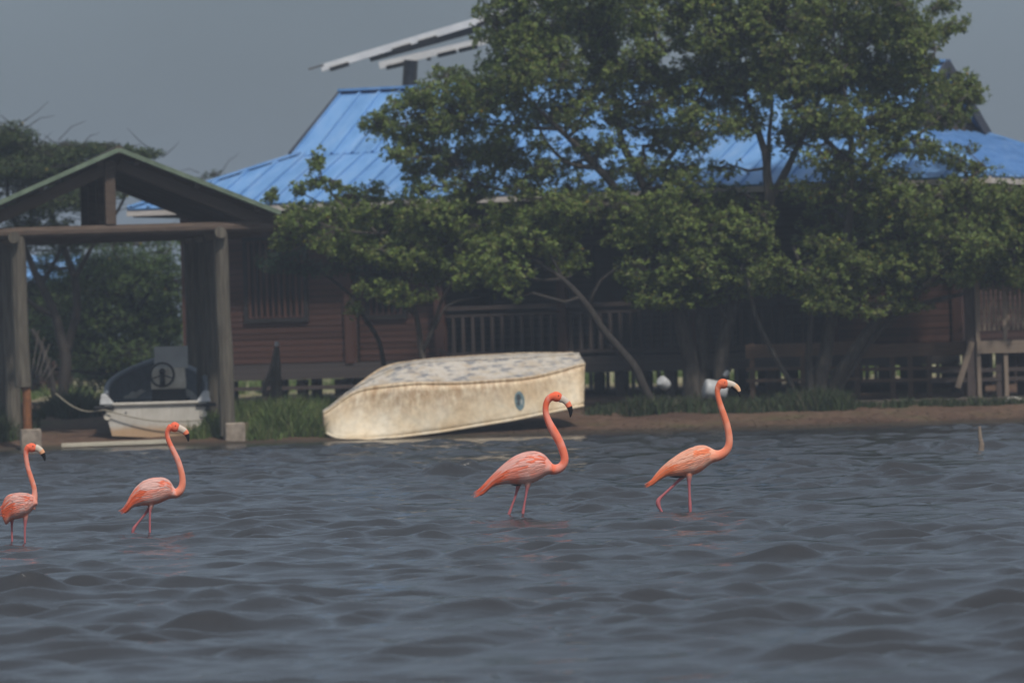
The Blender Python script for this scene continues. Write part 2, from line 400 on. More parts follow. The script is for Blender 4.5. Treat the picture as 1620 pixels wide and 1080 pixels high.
# rings where legs break the surface
RING = np.zeros_like(X)
for (qx, qy) in ((802, 821), (827, 820), (1091, 808), (1048, 809), (236, 846), (207, 845), (18, 861), (41, 861)):
    d_ = FW * FPX + RT * (qx - 810) + UP * (540 - qy); k_ = -CAM_H / d_.z; cx_, cy_ = d_.x * k_, d_.y * k_
    r_ = np.hypot(X - cx_, Y - cy_); RING += .012 * np.exp(-r_ / .22) * np.cos(2 * math.pi * r_ / .17)
A = fade * shore_fade * gust * 1.0
Zw = Zw * A + RING; DX *= A * .5; DY *= A * .5
w = grid_object('water', wx, wy, (X + DX, Y + DY, Zw), MT['water']); tag(w, kind='structure')
def water_z(x, y): return 0.0

# ------------------------------------------------------------------ house with the blue roof
PHI = R(23.7)
EL = W(205, 330, 97.0)
HO = Vector((EL.x, EL.y, 0)); EZ = EL.z
house = thing('stilt_house', 'long brown timber house on stilts with a blue sheet metal roof behind the trees', 'house', HO, -PHI)
HL, HW, A1, Z1, Z2 = 17.3, 9.46, 2.45, 5.28, 6.55          # length, depth, hip run, break height, ridge height
YR = HW / 2
def rz_low(s): return EZ + (Z1 - EZ) * s / A1
def rz_up(s): return Z1 + (Z2 - Z1) * (s - A1) / (YR - A1)
# roof core: fascia all round, soffit, ridge cap
mb = MB()
FH = 0.13
mb.box((HL / 2, -0.02, EZ - FH / 2 - 0.02), (HL + 0.08, 0.05, FH), mi=0)
mb.box((HL / 2, HW + 0.02, EZ - FH / 2 - 0.02), (HL + 0.08, 0.05, FH), mi=0)
mb.box((-0.02, YR, EZ - FH / 2 - 0.02), (0.05, HW - 0.02, FH), mi=0)
mb.box((HL + 0.02, YR, EZ - FH / 2 - 0.02), (0.05, HW - 0.02, FH), mi=0)
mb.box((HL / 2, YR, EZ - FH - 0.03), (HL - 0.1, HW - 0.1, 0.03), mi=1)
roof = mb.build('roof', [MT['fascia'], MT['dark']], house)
mb = MB()
mb.bar((A1 - 0.13, YR, Z2 + 0.055), (HL - A1 + 0.13, YR, Z2 + 0.055), 0.4, 0.05)
mb.build('ridge_cap', MT['blue_roof'], roof)
for (cx, cy, sx, sy) in ((0, 0, 1, 1), (HL, 0, -1, 1), (0, HW, 1, -1), (HL, HW, -1, -1)):
    mb = MB(); mb.bar((cx, cy, EZ + 0.04), (cx + sx * A1, cy + sy * A1, Z1 + 0.045), 0.22, 0.04); mb.build('hip_cap', MT['blue_roof'], roof)

def roof_sheet(P, Q, nrm):
    """one sheet of roofing: four or three corners P (low-left, low-right, high-right, high-left) with a standing rib along its left side"""
    mb = MB(); P = [Vector(p) for p in P]
    th = Vector(nrm) * 0.02
    n_ = len(P)
    vs = [p + th for p in P] + [p - th for p in P]
    fs = [tuple(range(n_)), tuple(reversed(range(n_, 2 * n_)))] + [(i, i + n_, (i + 1) % n_ + n_, (i + 1) % n_) for i in range(n_)]
    mb.add(vs, fs)
    a, b_ = Q
    mb.bar(Vector(a) + th * 1.9, Vector(b_) + th * 1.9, 0.055, 0.045, up=nrm)
    # two low stiffening beads between the ribs
    return mb.build('roof_sheet', MT['blue_roof'], roof)

def slope(width, fn, low, depth_flip, to_world, upper):
    """cut a slope into sheets 0.43 m wide"""
    x0, x1 = (0, width) if not upper else (A1 - 0.1, width - A1 + 0.1)
    nsh = int(round((x1 - x0) / 0.43)); st = (x1 - x0) / nsh
    for i in range(nsh):
        a, b_ = x0 + i * st, x0 + (i + 1) * st
        if upper:
            lo, ta, tb = A1 - 0.12, YR, YR
            zf = rz_up; lift = 0.03
        else:
            lo, ta, tb = -0.06, min(a, A1, width - a) + 0.0, min(b_, A1, width - b_)
            zf = rz_low; lift = 0.0
        pts = [(a, lo), (b_, lo), (b_, tb), (a, ta)]
        jit = random.uniform(-0.006, 0.006)
        P = [to_world(x, y, zf(y) + lift + jit) for x, y in pts]
        nn = (Vector(P[1]) - Vector(P[0])).cross(Vector(P[3]) - Vector(P[0])) if ta > lo + .05 else (Vector(P[1]) - Vector(P[0])).cross(Vector(P[2]) - Vector(P[0]))
        nn.normalize()
        if nn.z < 0: nn = -nn; P = [P[0], P[3], P[2], P[1]]
        roof_sheet(P, (to_world(a, lo, zf(lo) + lift), to_world(a, max(ta, lo + .1), zf(max(ta, lo + .1)) + lift)), nn)
slope(HL, None, 0, 0, lambda x, y, z: (x, y, z), False)
slope(HL, None, 0, 0, lambda x, y, z: (x, y, z), True)
slope(HL, None, 0, 0, lambda x, y, z: (HL - x, HW - y, z), False)
slope(HL, None, 0, 0, lambda x, y, z: (HL - x, HW - y, z), True)
slope(HW, None, 0, 0, lambda x, y, z: (HL - y, x, z), False)
slope(HW, None, 0, 0, lambda x, y, z: (y, HW - x, z), False)
# gable triangles of the upper roof, boards and verge trims
for gx_, sgn in ((A1 + 0.1, -1), (HL - A1 - 0.07, 1)):
    mb = MB(); t = 0.03
    for k in range(8):
        z0 = Z1 - 0.02 + k * (Z2 - Z1) / 8; z1 = z0 + (Z2 - Z1) / 8 - 0.012
        h0 = (YR - A1) * (1 - (z0 - Z1) / (Z2 - Z1)); h1 = (YR - A1) * (1 - (z1 - Z1) / (Z2 - Z1))
        h0 = max(h0, 0.02); h1 = max(h1, 0.01)
        c = [(gx_, YR - h0, z0), (gx_, YR + h0, z0), (gx_, YR + h1, z1), (gx_, YR - h1, z1)]
        mb.add([Vector(p) + Vector((sgn * t, 0, 0)) for p in c] + [Vector(p) - Vector((sgn * t, 0, 0)) for p in c],
               [(0, 1, 2, 3), (7, 6, 5, 4), (0, 4, 5, 1), (1, 5, 6, 2), (2, 6, 7, 3), (3, 7, 4, 0)])
    mb.build('gable_boarding', MT['dkplank'], house)
    ex = A1 - 0.125 if sgn < 0 else HL - A1 + 0.125
    for s2 in (-1, 1):
        mb = MB(); mb.bar((ex, YR + s2 * (YR - A1 + 0.12), Z1 - 0.06), (ex, YR, Z2 - 0.02), 0.05, 0.24)
        mb.build('verge_board', MT['rooftrim'], roof)

FZ = 1.22            # floor level
WX0, WX1, WY = 0.75, 16.35, 0.9
# floor slab and joist band
mb = MB(); mb.box(((WX0 + WX1) / 2, (WY + HW - 0.9) / 2 , FZ - 0.06), (WX1 - WX0 - 0.02, HW - 1.84, 0.1))
mb.build('floor_deck', MT['dkplank'], house)
piece('floor_beam', house, (WX0, WY - 0.03, FZ - 0.13), (8.6, WY - 0.03, FZ - 0.13), 0.1, 0.30, MT['dkplank'])
piece('floor_beam', house, (8.62, WY - 0.03, FZ - 0.13), (WX1, WY - 0.03, FZ - 0.13), 0.1, 0.30, MT['dkplank'])
# boarded walls, every board a piece; openings cut out of the run of boards
def board_wall(a, b_, axis_pt, z0, z1, mat, holes=(), pitch=0.115, inward=Vector((0, 1, 0))):
    """boards run from local x=a to b_ at y=axis_pt"""
    k = 0; z = z0
    while z < z1 - 0.03:
        segs = [(a, b_)]
        for (ha, hb, hz0, hz1) in holes:
            if hz0 < z + pitch * 0.5 < hz1:
                segs = [s for (p, q) in segs for s in ((p, min(q, ha)), (max(p, hb), q)) if s[1] - s[0] > 0.04]
        for p, q in segs:
            o = piece('plank', house, (p, axis_pt + random.uniform(-.004, .004), z + pitch / 2), (q, axis_pt + random.uniform(-.004, .004), z + pitch / 2 + random.uniform(-.004, .004)), 0.03, pitch - 0.014, mat)
            o.rotation_euler.rotate_axis('X', R(-7)) if False else None
        z += pitch; k += 1
def side_wall(x, y0, y1, z0, z1, mat, pitch=0.115):
    z = z0
    while z < z1 - 0.03:
        piece('plank', house, (x, y0, z + pitch / 2), (x, y1, z + pitch / 2), 0.03, pitch - 0.014, mat); z += pitch
ZT = EZ - 0.2
W1 = (2.05, 3.25, 2.12, 3.6); W2 = (4.55, 5.25, 2.12, 3.6)
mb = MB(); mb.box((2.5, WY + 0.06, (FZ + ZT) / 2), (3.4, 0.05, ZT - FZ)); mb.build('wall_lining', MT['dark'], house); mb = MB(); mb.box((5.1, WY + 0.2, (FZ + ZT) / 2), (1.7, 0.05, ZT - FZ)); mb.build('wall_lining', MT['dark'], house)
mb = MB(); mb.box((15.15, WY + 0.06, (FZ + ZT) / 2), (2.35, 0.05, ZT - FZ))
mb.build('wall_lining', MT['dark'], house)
board_wall(WX0 + 0.1, 4.1, WY, FZ + 0.03, ZT, MT['plank'], [W1])
board_wall(4.32, 6.0, WY + 0.14, FZ + 0.03, ZT, MT['plank'], [W2])
board_wall(14.05, WX1 - .08, WY, FZ + 0.03, ZT, MT['plank'])
side_wall(WX0 + 0.02, WY + 0.1, HW - 0.9, FZ + 0.03, ZT, MT['plank'])
side_wall(WX1 - 0.02, WY + 0.1, HW - 0.9, FZ + 0.03, ZT, MT['plank'])
board_wall(WX0 + .1, WX1 - .1, HW - 0.9, FZ + 0.03, ZT, MT['plank'], pitch=0.23)
for px_ in (WX0, 4.2, 6.08, 8.6, 11.3, 13.95, WX1):
    piece('corner_post', house, (px_, WY - 0.01, FZ), (px_, WY - 0.01, ZT), 0.18, 0.18, MT['plank'])
for xx in (6.06, 13.99):
    side_wall(xx, WY + .12, WY + 2.3, FZ + 0.03, ZT, MT['dkplank'])
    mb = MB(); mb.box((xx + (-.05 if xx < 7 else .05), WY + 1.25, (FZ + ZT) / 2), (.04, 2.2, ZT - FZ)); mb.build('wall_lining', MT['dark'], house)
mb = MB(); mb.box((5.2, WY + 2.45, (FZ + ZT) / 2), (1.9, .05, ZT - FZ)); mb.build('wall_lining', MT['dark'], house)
# porch back wall with two openings
board_wall(6.2, 13.9, WY + 2.2, FZ + 0.03, ZT, MT['dkplank'], [(8.3, 9.3, 0, 3.3), (11.2, 12.2, 0, 3.3)])
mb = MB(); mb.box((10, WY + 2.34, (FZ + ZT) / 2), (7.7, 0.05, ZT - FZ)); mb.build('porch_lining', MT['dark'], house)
mb = MB(); mb.box((8.8, WY + 2.27, (FZ + 3.3) / 2), (0.96, 0.05, 3.3 - FZ)); mb.box((8.8, WY + 2.23, 2.3), (0.7, 0.02, 1.5)); mb.build('porch_door', MT['dkplank'], house)
mb = MB(); mb.box((11.7, WY + 2.27, (FZ + 3.3) / 2), (0.96, 0.05, 3.3 - FZ)); mb.box((11.7, WY + 2.23, 2.3), (0.7, 0.02, 1.5)); mb.build('porch_door', MT['dkplank'], house)
for (a, b_, z0, z1, yy) in (W1 + (WY,), W2 + (WY + 0.14,)):
    mb = MB()
    for (c, s) in ((((a + b_) / 2, yy - .02, z0 - .04), (b_ - a + .16, .09, .08)), (((a + b_) / 2, yy - .02, z1 + .04), (b_ - a + .16, .09, .08)),
                   ((a - .04, yy - .02, (z0 + z1) / 2), (.08, .09, z1 - z0 - .01)), ((b_ + .04, yy - .02, (z0 + z1) / 2), (.08, .09, z1 - z0 - .01))):
        mb.box(c, s)
    win = mb.build('window', MT['dark'], house)
    ns = int((b_ - a) / 0.13)
    for i in range(ns + 1):
        x = a + 0.04 + i * (b_ - a - 0.08) / ns
        piece('slat', win, (x, yy - .03, z0 + .005), (x, yy - .03, z1 - .005), 0.035, 0.06, MT['plank'])
# porch railing
rail = bpy.data.objects.new('railing', None); COL.objects.link(rail); rail.parent = house
piece('handrail', rail, (6.2, WY - .02, FZ + 0.98), (13.86, WY - .02, FZ + 0.98), 0.09, 0.08, MT['rail'])
piece('handrail', rail, (6.2, WY - .02, FZ + 0.84), (13.86, WY - .02, FZ + 0.84), 0.05, 0.05, MT['rail'])
piece('handrail', rail, (6.2, WY - .02, FZ + 0.12), (13.86, WY - .02, FZ + 0.12), 0.06, 0.06, MT['rail'])
x = 6.35
while x < 13.8:
    if all(abs(x - p) > .12 for p in (8.6, 11.3)):
        piece('baluster', rail, (x, WY - .02, FZ + .15), (x, WY - .02, FZ + .82), 0.055, 0.045, MT['rail'])
    x += 0.2
# stilts, lower rails
sx_ = [0.85, 1.6, 2.35, 3.1, 3.9, 4.7, 5.7, 6.7, 7.7, 8.7, 9.7, 10.7, 11.7, 12.7, 13.55, 14.2, 14.9, 15.6, 16.25]
for i, x in enumerate(sx_):
    for yy in (WY + 0.1, 4.7, HW - 1.1):
        piece('stilt', house, (x, yy, 0.1), (x, yy, FZ - 0.29 if yy < 1.2 else FZ - .12), 0.17, 0.17, MT['rail'])
x = 5.2
while x < 13.4:
    piece('added_gap_board', house, (x, HW - 1.0, .2), (x, HW - 1.0, FZ - .12), .02, .17, MT['dkplank']); x += .185  # boards added at the back to darken the gaps under the house
piece('lower_rail', house, (WX0, WY - .03, 0.78), (6.4, WY - .03, 0.78), 0.05, 0.07, MT['rail'])
piece('lower_rail', house, (13, WY - .03, 0.62), (WX1 + .1, WY - .03, 0.62), 0.05, 0.07, MT['rail'])

# ------------------------------------------------------------------ solar array on a mast behind the ridge
SD = 108.0
mastp = W(647, 150, SD)
sol = thing('solar_array', 'tilted solar panels with pale frames on a dark mast above the blue roof', 'solar panel', (mastp.x, SD, 0.5))
mb = MB(); top = W(650, 96, SD)
mb.tube([(mastp.x, SD, 0.4), (mastp.x, SD, mastp.z), (top.x, SD, top.z)], [0.17, 0.16, 0.15], 12)
mb.build('mast', MT['mast'], sol, world=True, smooth=False)
def solar_panel(p0, p1, back, D, thick):
    a = W(*p0, D); b_ = W(*p1, D); x = (b_ - a); L = x.length; x.normalize()
    y = Vector((0, 1, 0.05)).normalized(); z = x.cross(y).normalized()
    mat = Matrix((x, y, z)).transposed(); c0 = (a + b_) / 2 + y * back / 2
    mb = MB(); mb.box(c0 + z * 0.02, (L - .06, back - .06, 0.03), mat, mi=0); mb.box(c0 + z * 0.042, (L - .06, back - .06, 0.01), mat, mi=1)
    pn = mb.build('panel', [MT['panel_under'], MT['panel_cell']], sol, world=True)
    mb = MB(); t = thick
    mb.box(c0 - y * (back / 2 - .02), (L, 0.05, t), mat); mb.box(c0 + y * (back / 2 - .02), (L, 0.05, t), mat)
    for s in (-1, 1): mb.box(c0 + x * s * (L / 2 - .025), (0.05, back - .1, t), mat)
    k = 1
    while k * 1.0 < L - .3:
        mb.box(c0 + x * (k * 1.0 - L / 2), (0.05, back - .1, t), mat); k += 1
    f = mb.build('panel_frame', MT['alum'], sol, world=True)
    for s in (0.035, 0.3, 0.41, 0.66, 0.78):
        mb = MB(); mb.box(c0 - y * (back / 2 + .03) + x * (L * (s - .5) + .2) - z * 0.085, (0.42, 0.08, 0.09), mat); mb.build('clamp', MT['black'], sol, world=True)
    for s in (-.25, .25):
        mb = MB(); mb.box(c0 + x * L * s - z * 0.1, (0.08, back - .2, 0.08), mat); mb.build('support_rail', MT['mast'], sol, world=True)
solar_panel((508, 108), (880, -4), 0.9, 107.2, 0.15)
solar_panel((600, 104), (905, 32), 0.9, 108.6, 0.15)
a = W(508, 108, 107.2); b_ = W(880, -4, 107.2)
mb = MB(); mb.bar(W(488, 110, 107.2), W(512, 103, 107.2), 0.04, 0.04); mb.build('end_strut', MT['mast'], sol, world=True); mb = MB()
mb.bar(W(585, 93, 108.2), W(760, 45, 108.2), 0.12, 0.14); mb.build('beam', MT['mast'], sol, world=True)

# ------------------------------------------------------------------ open boathouse on log posts
BD = 84.7
c0 = W(199, 690, BD); BRZ = R(9)
bh = thing('boathouse', 'open shelter of round log posts under a green edged gable roof', 'boathouse', (c0.x, BD, 0), BRZ)
bz = W(199, 365, BD).z; az = W(200, 240, BD).z; PW = 1.73
ezL = bz + 0.24; HWID = 2.62
def blocal(x, y, z): return Vector((x, y, z))
NB, SPB = 4, 1.85
sl = math.atan2(az - ezL, HWID)
for k in range(NB):
    y = 0.15 + k * SPB
    for s in (-1, 1):
        x = s * PW
        g0 = 0.28 if k == 0 else 0.1
        if k == 0 and s < 0:
            log_piece('post', bh, (x + .05, y, 1.05), (x + .02, y, bz - .05), 0.14, MT['log'])
            log_piece('pipe_post', bh, (x + .10, y, 0.1), (x + .10, y, 1.3), 0.075, MT['rust'], taper=1)
        else:
            log_piece('post', bh, (x, y, g0 - .15), (x - .03, y, bz - .05), 0.135, MT['log'])
    log_piece('tie_beam', bh, (-HWID - .1, y - .02, bz - .0), (HWID - 0.02, y - .02, bz + .02), 0.105, MT['beam'])
    mb = MB(); mb.box((-.14, y, (bz + az) / 2 - .02), (0.18, 0.18, az - bz - .25)); mb.build('king_post', MT['beam'], bh, bevel=.012)
    for s in (-1, 1):
        o = piece('rafter', bh, (s * (HWID - 0.05), y + .02, ezL - .20), (s * 0.02, y + .02, az - .20), 0.12, 0.2, MT['beam'])
for s in (-1, 1):
    log_piece('wall_plate', bh, (s * PW - .05, -0.12, bz - .07), (s * PW - .05, 0.2 + (NB - 1) * SPB + .3, bz - .07), 0.1, MT['log'])
for s in (-1, 1):
    for q in (0.12, 0.5, 0.88):
        piece('purlin', bh, (s * HWID * q, -.15, ezL + (az - ezL) * (1 - q) - .055), (s * HWID * q, .2 + (NB - 1) * SPB + .35, ezL + (az - ezL) * (1 - q) - .055), 0.1, 0.09, MT['beam'])
# ceiling boards and corrugated sheets
YB = 0.2 + (NB - 1) * SPB + 0.45
for s in (-1, 1):
    y = -0.22; k = 0
    while y < YB - .1:
        y2 = min(y + 0.82, YB); mb = MB(); nn = 10
        rows = []
        for e in (0.0, 1.0):
            X0 = Vector((s * (HWID + .06), 0, ezL - .01)).lerp(Vector((s * -0.03, 0, az + .02)), e)
            row = []
            for i in range(nn * 2 + 1):
                yy = y + (y2 - y) * i / (nn * 2); row.append(X0 + Vector((0, yy, 0.018 * (i % 2) + .004 * (k % 2))))
            rows.append(row)
        o_ = len(mb.v)
        for row in rows: mb.v += row
        for row in rows: mb.v += [p - Vector((0, 0, .02)) for p in row]
        M_ = nn * 2 + 1
        for i in range(M_ - 1):
            mb.f.append((i, i + 1, M_ + i + 1, M_ + i)); mb.f.append((2 * M_ + i + 1, 2 * M_ + i, 3 * M_ + i, 3 * M_ + i + 1))
            mb.f.append((i + 1, i, 2 * M_ + i, 2 * M_ + i + 1)); mb.f.append((M_ + i, M_ + i + 1, 3 * M_ + i + 1, 3 * M_ + i))
        mb.f.append((0, M_, 3 * M_, 2 * M_)); mb.f.append((M_ - 1, 3 * M_ - 1, 4 * M_ - 1, 2 * M_ - 1)); mb.mi = [0] * len(mb.f)
        mb.build('roof_sheet', MT['green_roof'], bh); y = y2 - .04; k += 1
    q = 0.02
    mb = MB(); a_ = Vector((s * (HWID + .07), -.235, ezL - .01)); b_ = Vector((0, -.235, az + .03))
    mb.bar(a_, b_, 0.03, 0.075); mb.build('verge_trim', MT['green_roof'], bh)
    mb = MB(); mb.add([(s * HWID * .99, -.18, ezL - .035), (s * .02, -.18, az - .02), (s * .02, YB - .03, az - .02), (s * HWID * .99, YB - .03, ezL - .035),
                       (s * HWID * .99, -.18, ezL - .053), (s * .02, -.18, az - .038), (s * .02, YB - .03, az - .038), (s * HWID * .99, YB - .03, ezL - .053)],
                      [(0, 1, 2, 3), (7, 6, 5, 4), (0, 4, 5, 1), (1, 5, 6, 2), (2, 6, 7, 3), (3, 7, 4, 0)])
    mb.build('roof_lining', MT['beam'], bh)
mb = MB(); mb.tube([(0, -.24, az + .03), (0, YB, az + .03)], 0.075, 8); mb.build('ridge_log', MT['beam'], bh)
for s, px_, py_ in ((-1, 48, 697), (1, 375, 686)):
    p = W(px_, py_, BD); lp = Matrix.Rotation(-BRZ, 3, 'Z') @ (Vector((p.x, p.y, 0)) - Vector((c0.x, BD, 0)))
    mb = MB(); mb.box((lp.x, 0.12, 0.14), (0.34, 0.34, 0.42)); mb.build('footing', MT['concrete'], bh, bevel=0.02)
# ------------------------------------------------------------------ motorboat under the shelter, stern to the water
def hull_material(name, base, stain, rust_z, zr=0.1):
    m, n, b = new_mat(name)
    v = coords(n); t1 = noise_tex(n, v, 3, 6, 0.6); t2 = noise_tex(n, coords(n, (6, 6, 0.7)), 4, 5, 0.6)
    r1 = ramp(n, t1.outputs['Fac'], [(0.3, base[0]), (0.7, base[1])])
    r2 = ramp(n, t2.outputs['Fac'], [(0.5, (0, 0, 0)), (0.75, (1, 1, 1))])
    mx = N(n, 'ShaderNodeMixRGB'); n.links.new(r1.outputs[0], mx.inputs[1]); mx.inputs[2].default_value = (*stain, 1)
    ml = N(n, 'ShaderNodeMath', operation='MULTIPLY'); ml.inputs[1].default_value = 0.45; n.links.new(r2.outputs[0], ml.inputs[0]); n.links.new(ml.outputs[0], mx.inputs[0])
    sx = N(n, 'ShaderNodeSeparateXYZ'); n.links.new(v, sx.inputs[0])
    # a rusty tide mark with a ragged edge along the bottom of the transom
    ad = N(n, 'ShaderNodeMath', operation='MULTIPLY_ADD'); n.links.new(t1.outputs['Fac'], ad.inputs[0]); ad.inputs[1].default_value = 0.16; n.links.new(sx.outputs[2], ad.inputs[2])
    mr = N(n, 'ShaderNodeMapRange'); mr.inputs[1].default_value = rust_z; mr.inputs[2].default_value = rust_z + zr; mr.inputs[3].default_value = 0.75; mr.inputs[4].default_value = 0
    n.links.new(ad.outputs[0], mr.inputs[0])
    mx2 = N(n, 'ShaderNodeMixRGB'); n.links.new(mr.outputs[0], mx2.inputs[0]); n.links.new(mx.outputs[0], mx2.inputs[1]); mx2.inputs[2].default_value = (0.42, 0.24, 0.10, 1)
    n.links.new(mx2.outputs[0], b.inputs['Base Color']); b.inputs['Roughness'].default_value = 0.5
    return m
MT['hull_white'] = hull_material('stained white hull', ((0.40, 0.375, 0.33), (0.56, 0.53, 0.48)), (0.32, 0.27, 0.2), 0.21, 0.1)

tp = W(247, 692, 85.9)
boat = thing('motorboat', 'white motorboat with grey interior and steering wheel, stern to the water under the shelter', 'boat', (tp.x, 85.9, tp.z), R(2.5))
T0 = W(247, 638, 85.9).z - tp.z           # transom height
TB = W(247, 570, 90.0).z - tp.z           # bow height
BL = 4.6
def bstation(t):
    half = 0.92 * (1 - 0.06 * (1 - t) ** 2 - max(0, (t - .35) / .65) ** 2.3 * 0.99)
    sheer = T0 + (TB - T0) * t ** 1.25 + 0.02
    chine = half * (0.86 - .3 * t); cz = 0.05 + 0.80 * t ** 1.8
    kz = 0.0 + 0.62 * max(0, t - .25) ** 2.0
    return half, sheer, chine, cz, kz
ts = [0, .08, .16, .26, .36, .46, .56, .66, .75, .83, .9, .95, .985, 1.0]
outer, inner, gun = [], [], []
for t in ts:
    h, s, c, cz, kz = bstation(t); y = t * BL + 0.12 * t
    outer.append([(-h, y, s), (-(h * .55 + c * .45), y, (s * .5 + cz * .5)), (-c, y, cz), (-c * .5, y, (cz + kz) * .5), (0, y, kz), (c * .5, y, (cz + kz) * .5), (c, y, cz), ((h * .55 + c * .45), y, (s * .5 + cz * .5)), (h, y, s)])
    hi = max(h - 0.07, 0.004)
    fz = max(cz + .1, s - .62)
    yi = y + (0.05 if t == 0 else 0) - (0.09 if t > .97 else 0)
    inner.append([(-hi, yi, s - .005), (-hi * .96, yi, s * .6 + fz * .4), (-hi * .85, yi, fz), (0, yi, fz), (hi * .85, yi, fz), (hi * .96, yi, s * .6 + fz * .4), (hi, yi, s - .005)])
mb = MB(); mb.loft(outer, close=False, cap0=True, cap1=True); hull = mb.build('hull', MT['hull_white'], boat, smooth=False)
mb = MB(); mb.loft([list(reversed(r)) for r in inner], close=False, cap0=False, cap1=False); mb.build('cockpit_lining', MT['grey_in'], boat, smooth=True)
for s in (-1, 1):
    mb = MB(); pts = []
    for t in np.linspace(0.03, 1, 26):
        h, sh, c, cz, kz = bstation(t); pts.append((s * (h - .02), t * BL + .12 * t, sh + .012))
    mb.tube(pts, 0.055, 8); mb.build('gunwale', MT['gunwale'], boat, smooth=True)
h0 = bstation(0)[0]
mb = MB(); mb.box((0, 0.015, T0 + .005), (2 * h0 - .28, 0.13, 0.05)); mb.build('transom_cap', MT['hull_white'], boat, bevel=.012)
for s in (-1, 1):
    mb = MB(); x = s * (h0 - .05)
    rings = [[(x - .13, -.02, T0 - .0), (x + .13, -.02, T0), (x + .13, .3, T0), (x - .13, .3, T0)],
             [(x - .05 + s * .05, 0, T0 + .17), (x + .03 + s * .05, 0, T0 + .17), (x + .03 + s * .05, .26, T0 + .19), (x - .05 + s * .05, .26, T0 + .19)]]
    mb.loft(rings); mb.build('quarter_block', MT['white_plastic'], boat, bevel=.012)
    mb = MB(); mb.box((s * (h0 - .0), .02, T0 - .045), (.34, .14, .055)); mb.build('rub_rail', MT['black'], boat, bevel=.01)
    mb = MB(); mb.tube([(s * (h0 - .05), -.035, T0 - .2), (s * (h0 - .05), .02, T0 - .2)], .06, 10); mb.build('fitting', MT['cream'], boat)
# console with wheel and windscreen
q = W(272, 604, 87.3) - Vector((tp.x, 85.9, tp.z)); zc = q.z; xc = q.x; yc = 1.4
mb = MB()
mb.loft([[(xc - .29, yc, .3), (xc + .29, yc, .3), (xc + .29, yc + .5, .3), (xc - .29, yc + .5, .3)],
         [(xc - .29, yc, zc - .12), (xc + .29, yc, zc - .12), (xc + .29, yc + .5, zc - .12), (xc - .29, yc + .5, zc - .12)]])
mb.build('console_base', MT['black'], boat)
mb = MB()
mb.loft([[(xc - .3, yc - .02, zc - .12), (xc + .3, yc - .02, zc - .12), (xc + .3, yc + .52, zc - .12), (xc - .3, yc + .52, zc - .12)],
         [(xc - .3, yc - .02, zc), (xc + .3, yc - .02, zc), (xc + .3, yc + .52, zc), (xc - .3, yc + .52, zc)],
         [(xc - .28, yc + .1, zc + .24), (xc + .28, yc + .1, zc + .24), (xc + .28, yc + .52, zc + .26), (xc - .28, yc + .52, zc + .26)]])
mb.build('console', MT['cream'], boat, bevel=.015)
mb = MB()
mb.box((xc + .05, yc + .34, zc + .42), (.58, .03, .40), Matrix.Rotation(R(-14), 3, 'X')); mb.build('windscreen', MT['acrylic'], boat, bevel=.008)
wxl, wz = xc - .1, zc + .13
mb = MB(); pts = [(wxl + .2 * math.cos(a), yc - .10 + .04 * math.sin(a), wz + .2 * math.sin(a)) for a in np.linspace(0, 2 * math.pi, 33)]
mb.tube(pts, .021, 8, cap=False)
mb.tube([(wxl, yc - .09, wz - .19), (wxl, yc - .06, wz + .02)], [.05, .04], 8)
mb.tube([(wxl, yc - .09, wz + .06), (wxl, yc + .08, wz + .06)], [.055, .05], 12)
for a in (R(200), R(-20)): mb.tube([(wxl, yc - .08, wz), (wxl + .2 * math.cos(a), yc - .1, wz + .2 * math.sin(a))], .012, 6)
mb.build('steering_wheel', MT['black'], boat, smooth=True)
mb = MB(); mb.box((-.1, 2.6, .62), (1.3, .34, .06)); mb.build('thwart', MT['grey_in'], boat, bevel=.015)
mb = MB(); mb.tube([(-.5, -.012, .44), (-.5, .01, .44)], .016, 8); mb.build('drain_plug', MT['black'], boat)
# rope slung across the transom and off to the log post
rp = []
for t in np.linspace(0, 1, 20):
    x = -.78 + 1.52 * t; rp.append(W(165, 648, 85.78) .lerp(W(322, 664, 85.78), t) - Vector((0, 0, .05 * math.sin(math.pi * t) + .05 * math.sin(math.pi * t))))
a0 = W(88, 622, 86.3)
rp = [a0.lerp(rp[0], t) - Vector((0, 0, .14 * math.sin(math.pi * t))) for t in np.linspace(0, .95, 14)] + rp
mb = MB(); mb.tube(rp, .012, 5); o = mb.build('mooring_rope', MT['rope']); tag(o, 'slack rope slung across the white transom to the left log post', 'rope')

# pale plank lying on the shore
pa, pb = W(97, 704.5, 85.0), W(268, 698, 85.15)
mb = MB(); mb.bar(pa, pb, 0.12, 0.07); o = mb.build('shore_plank', MT['white_plank'], bevel=.008); tag(o, 'long pale plank lying at the water edge in front of the motorboat', 'plank')

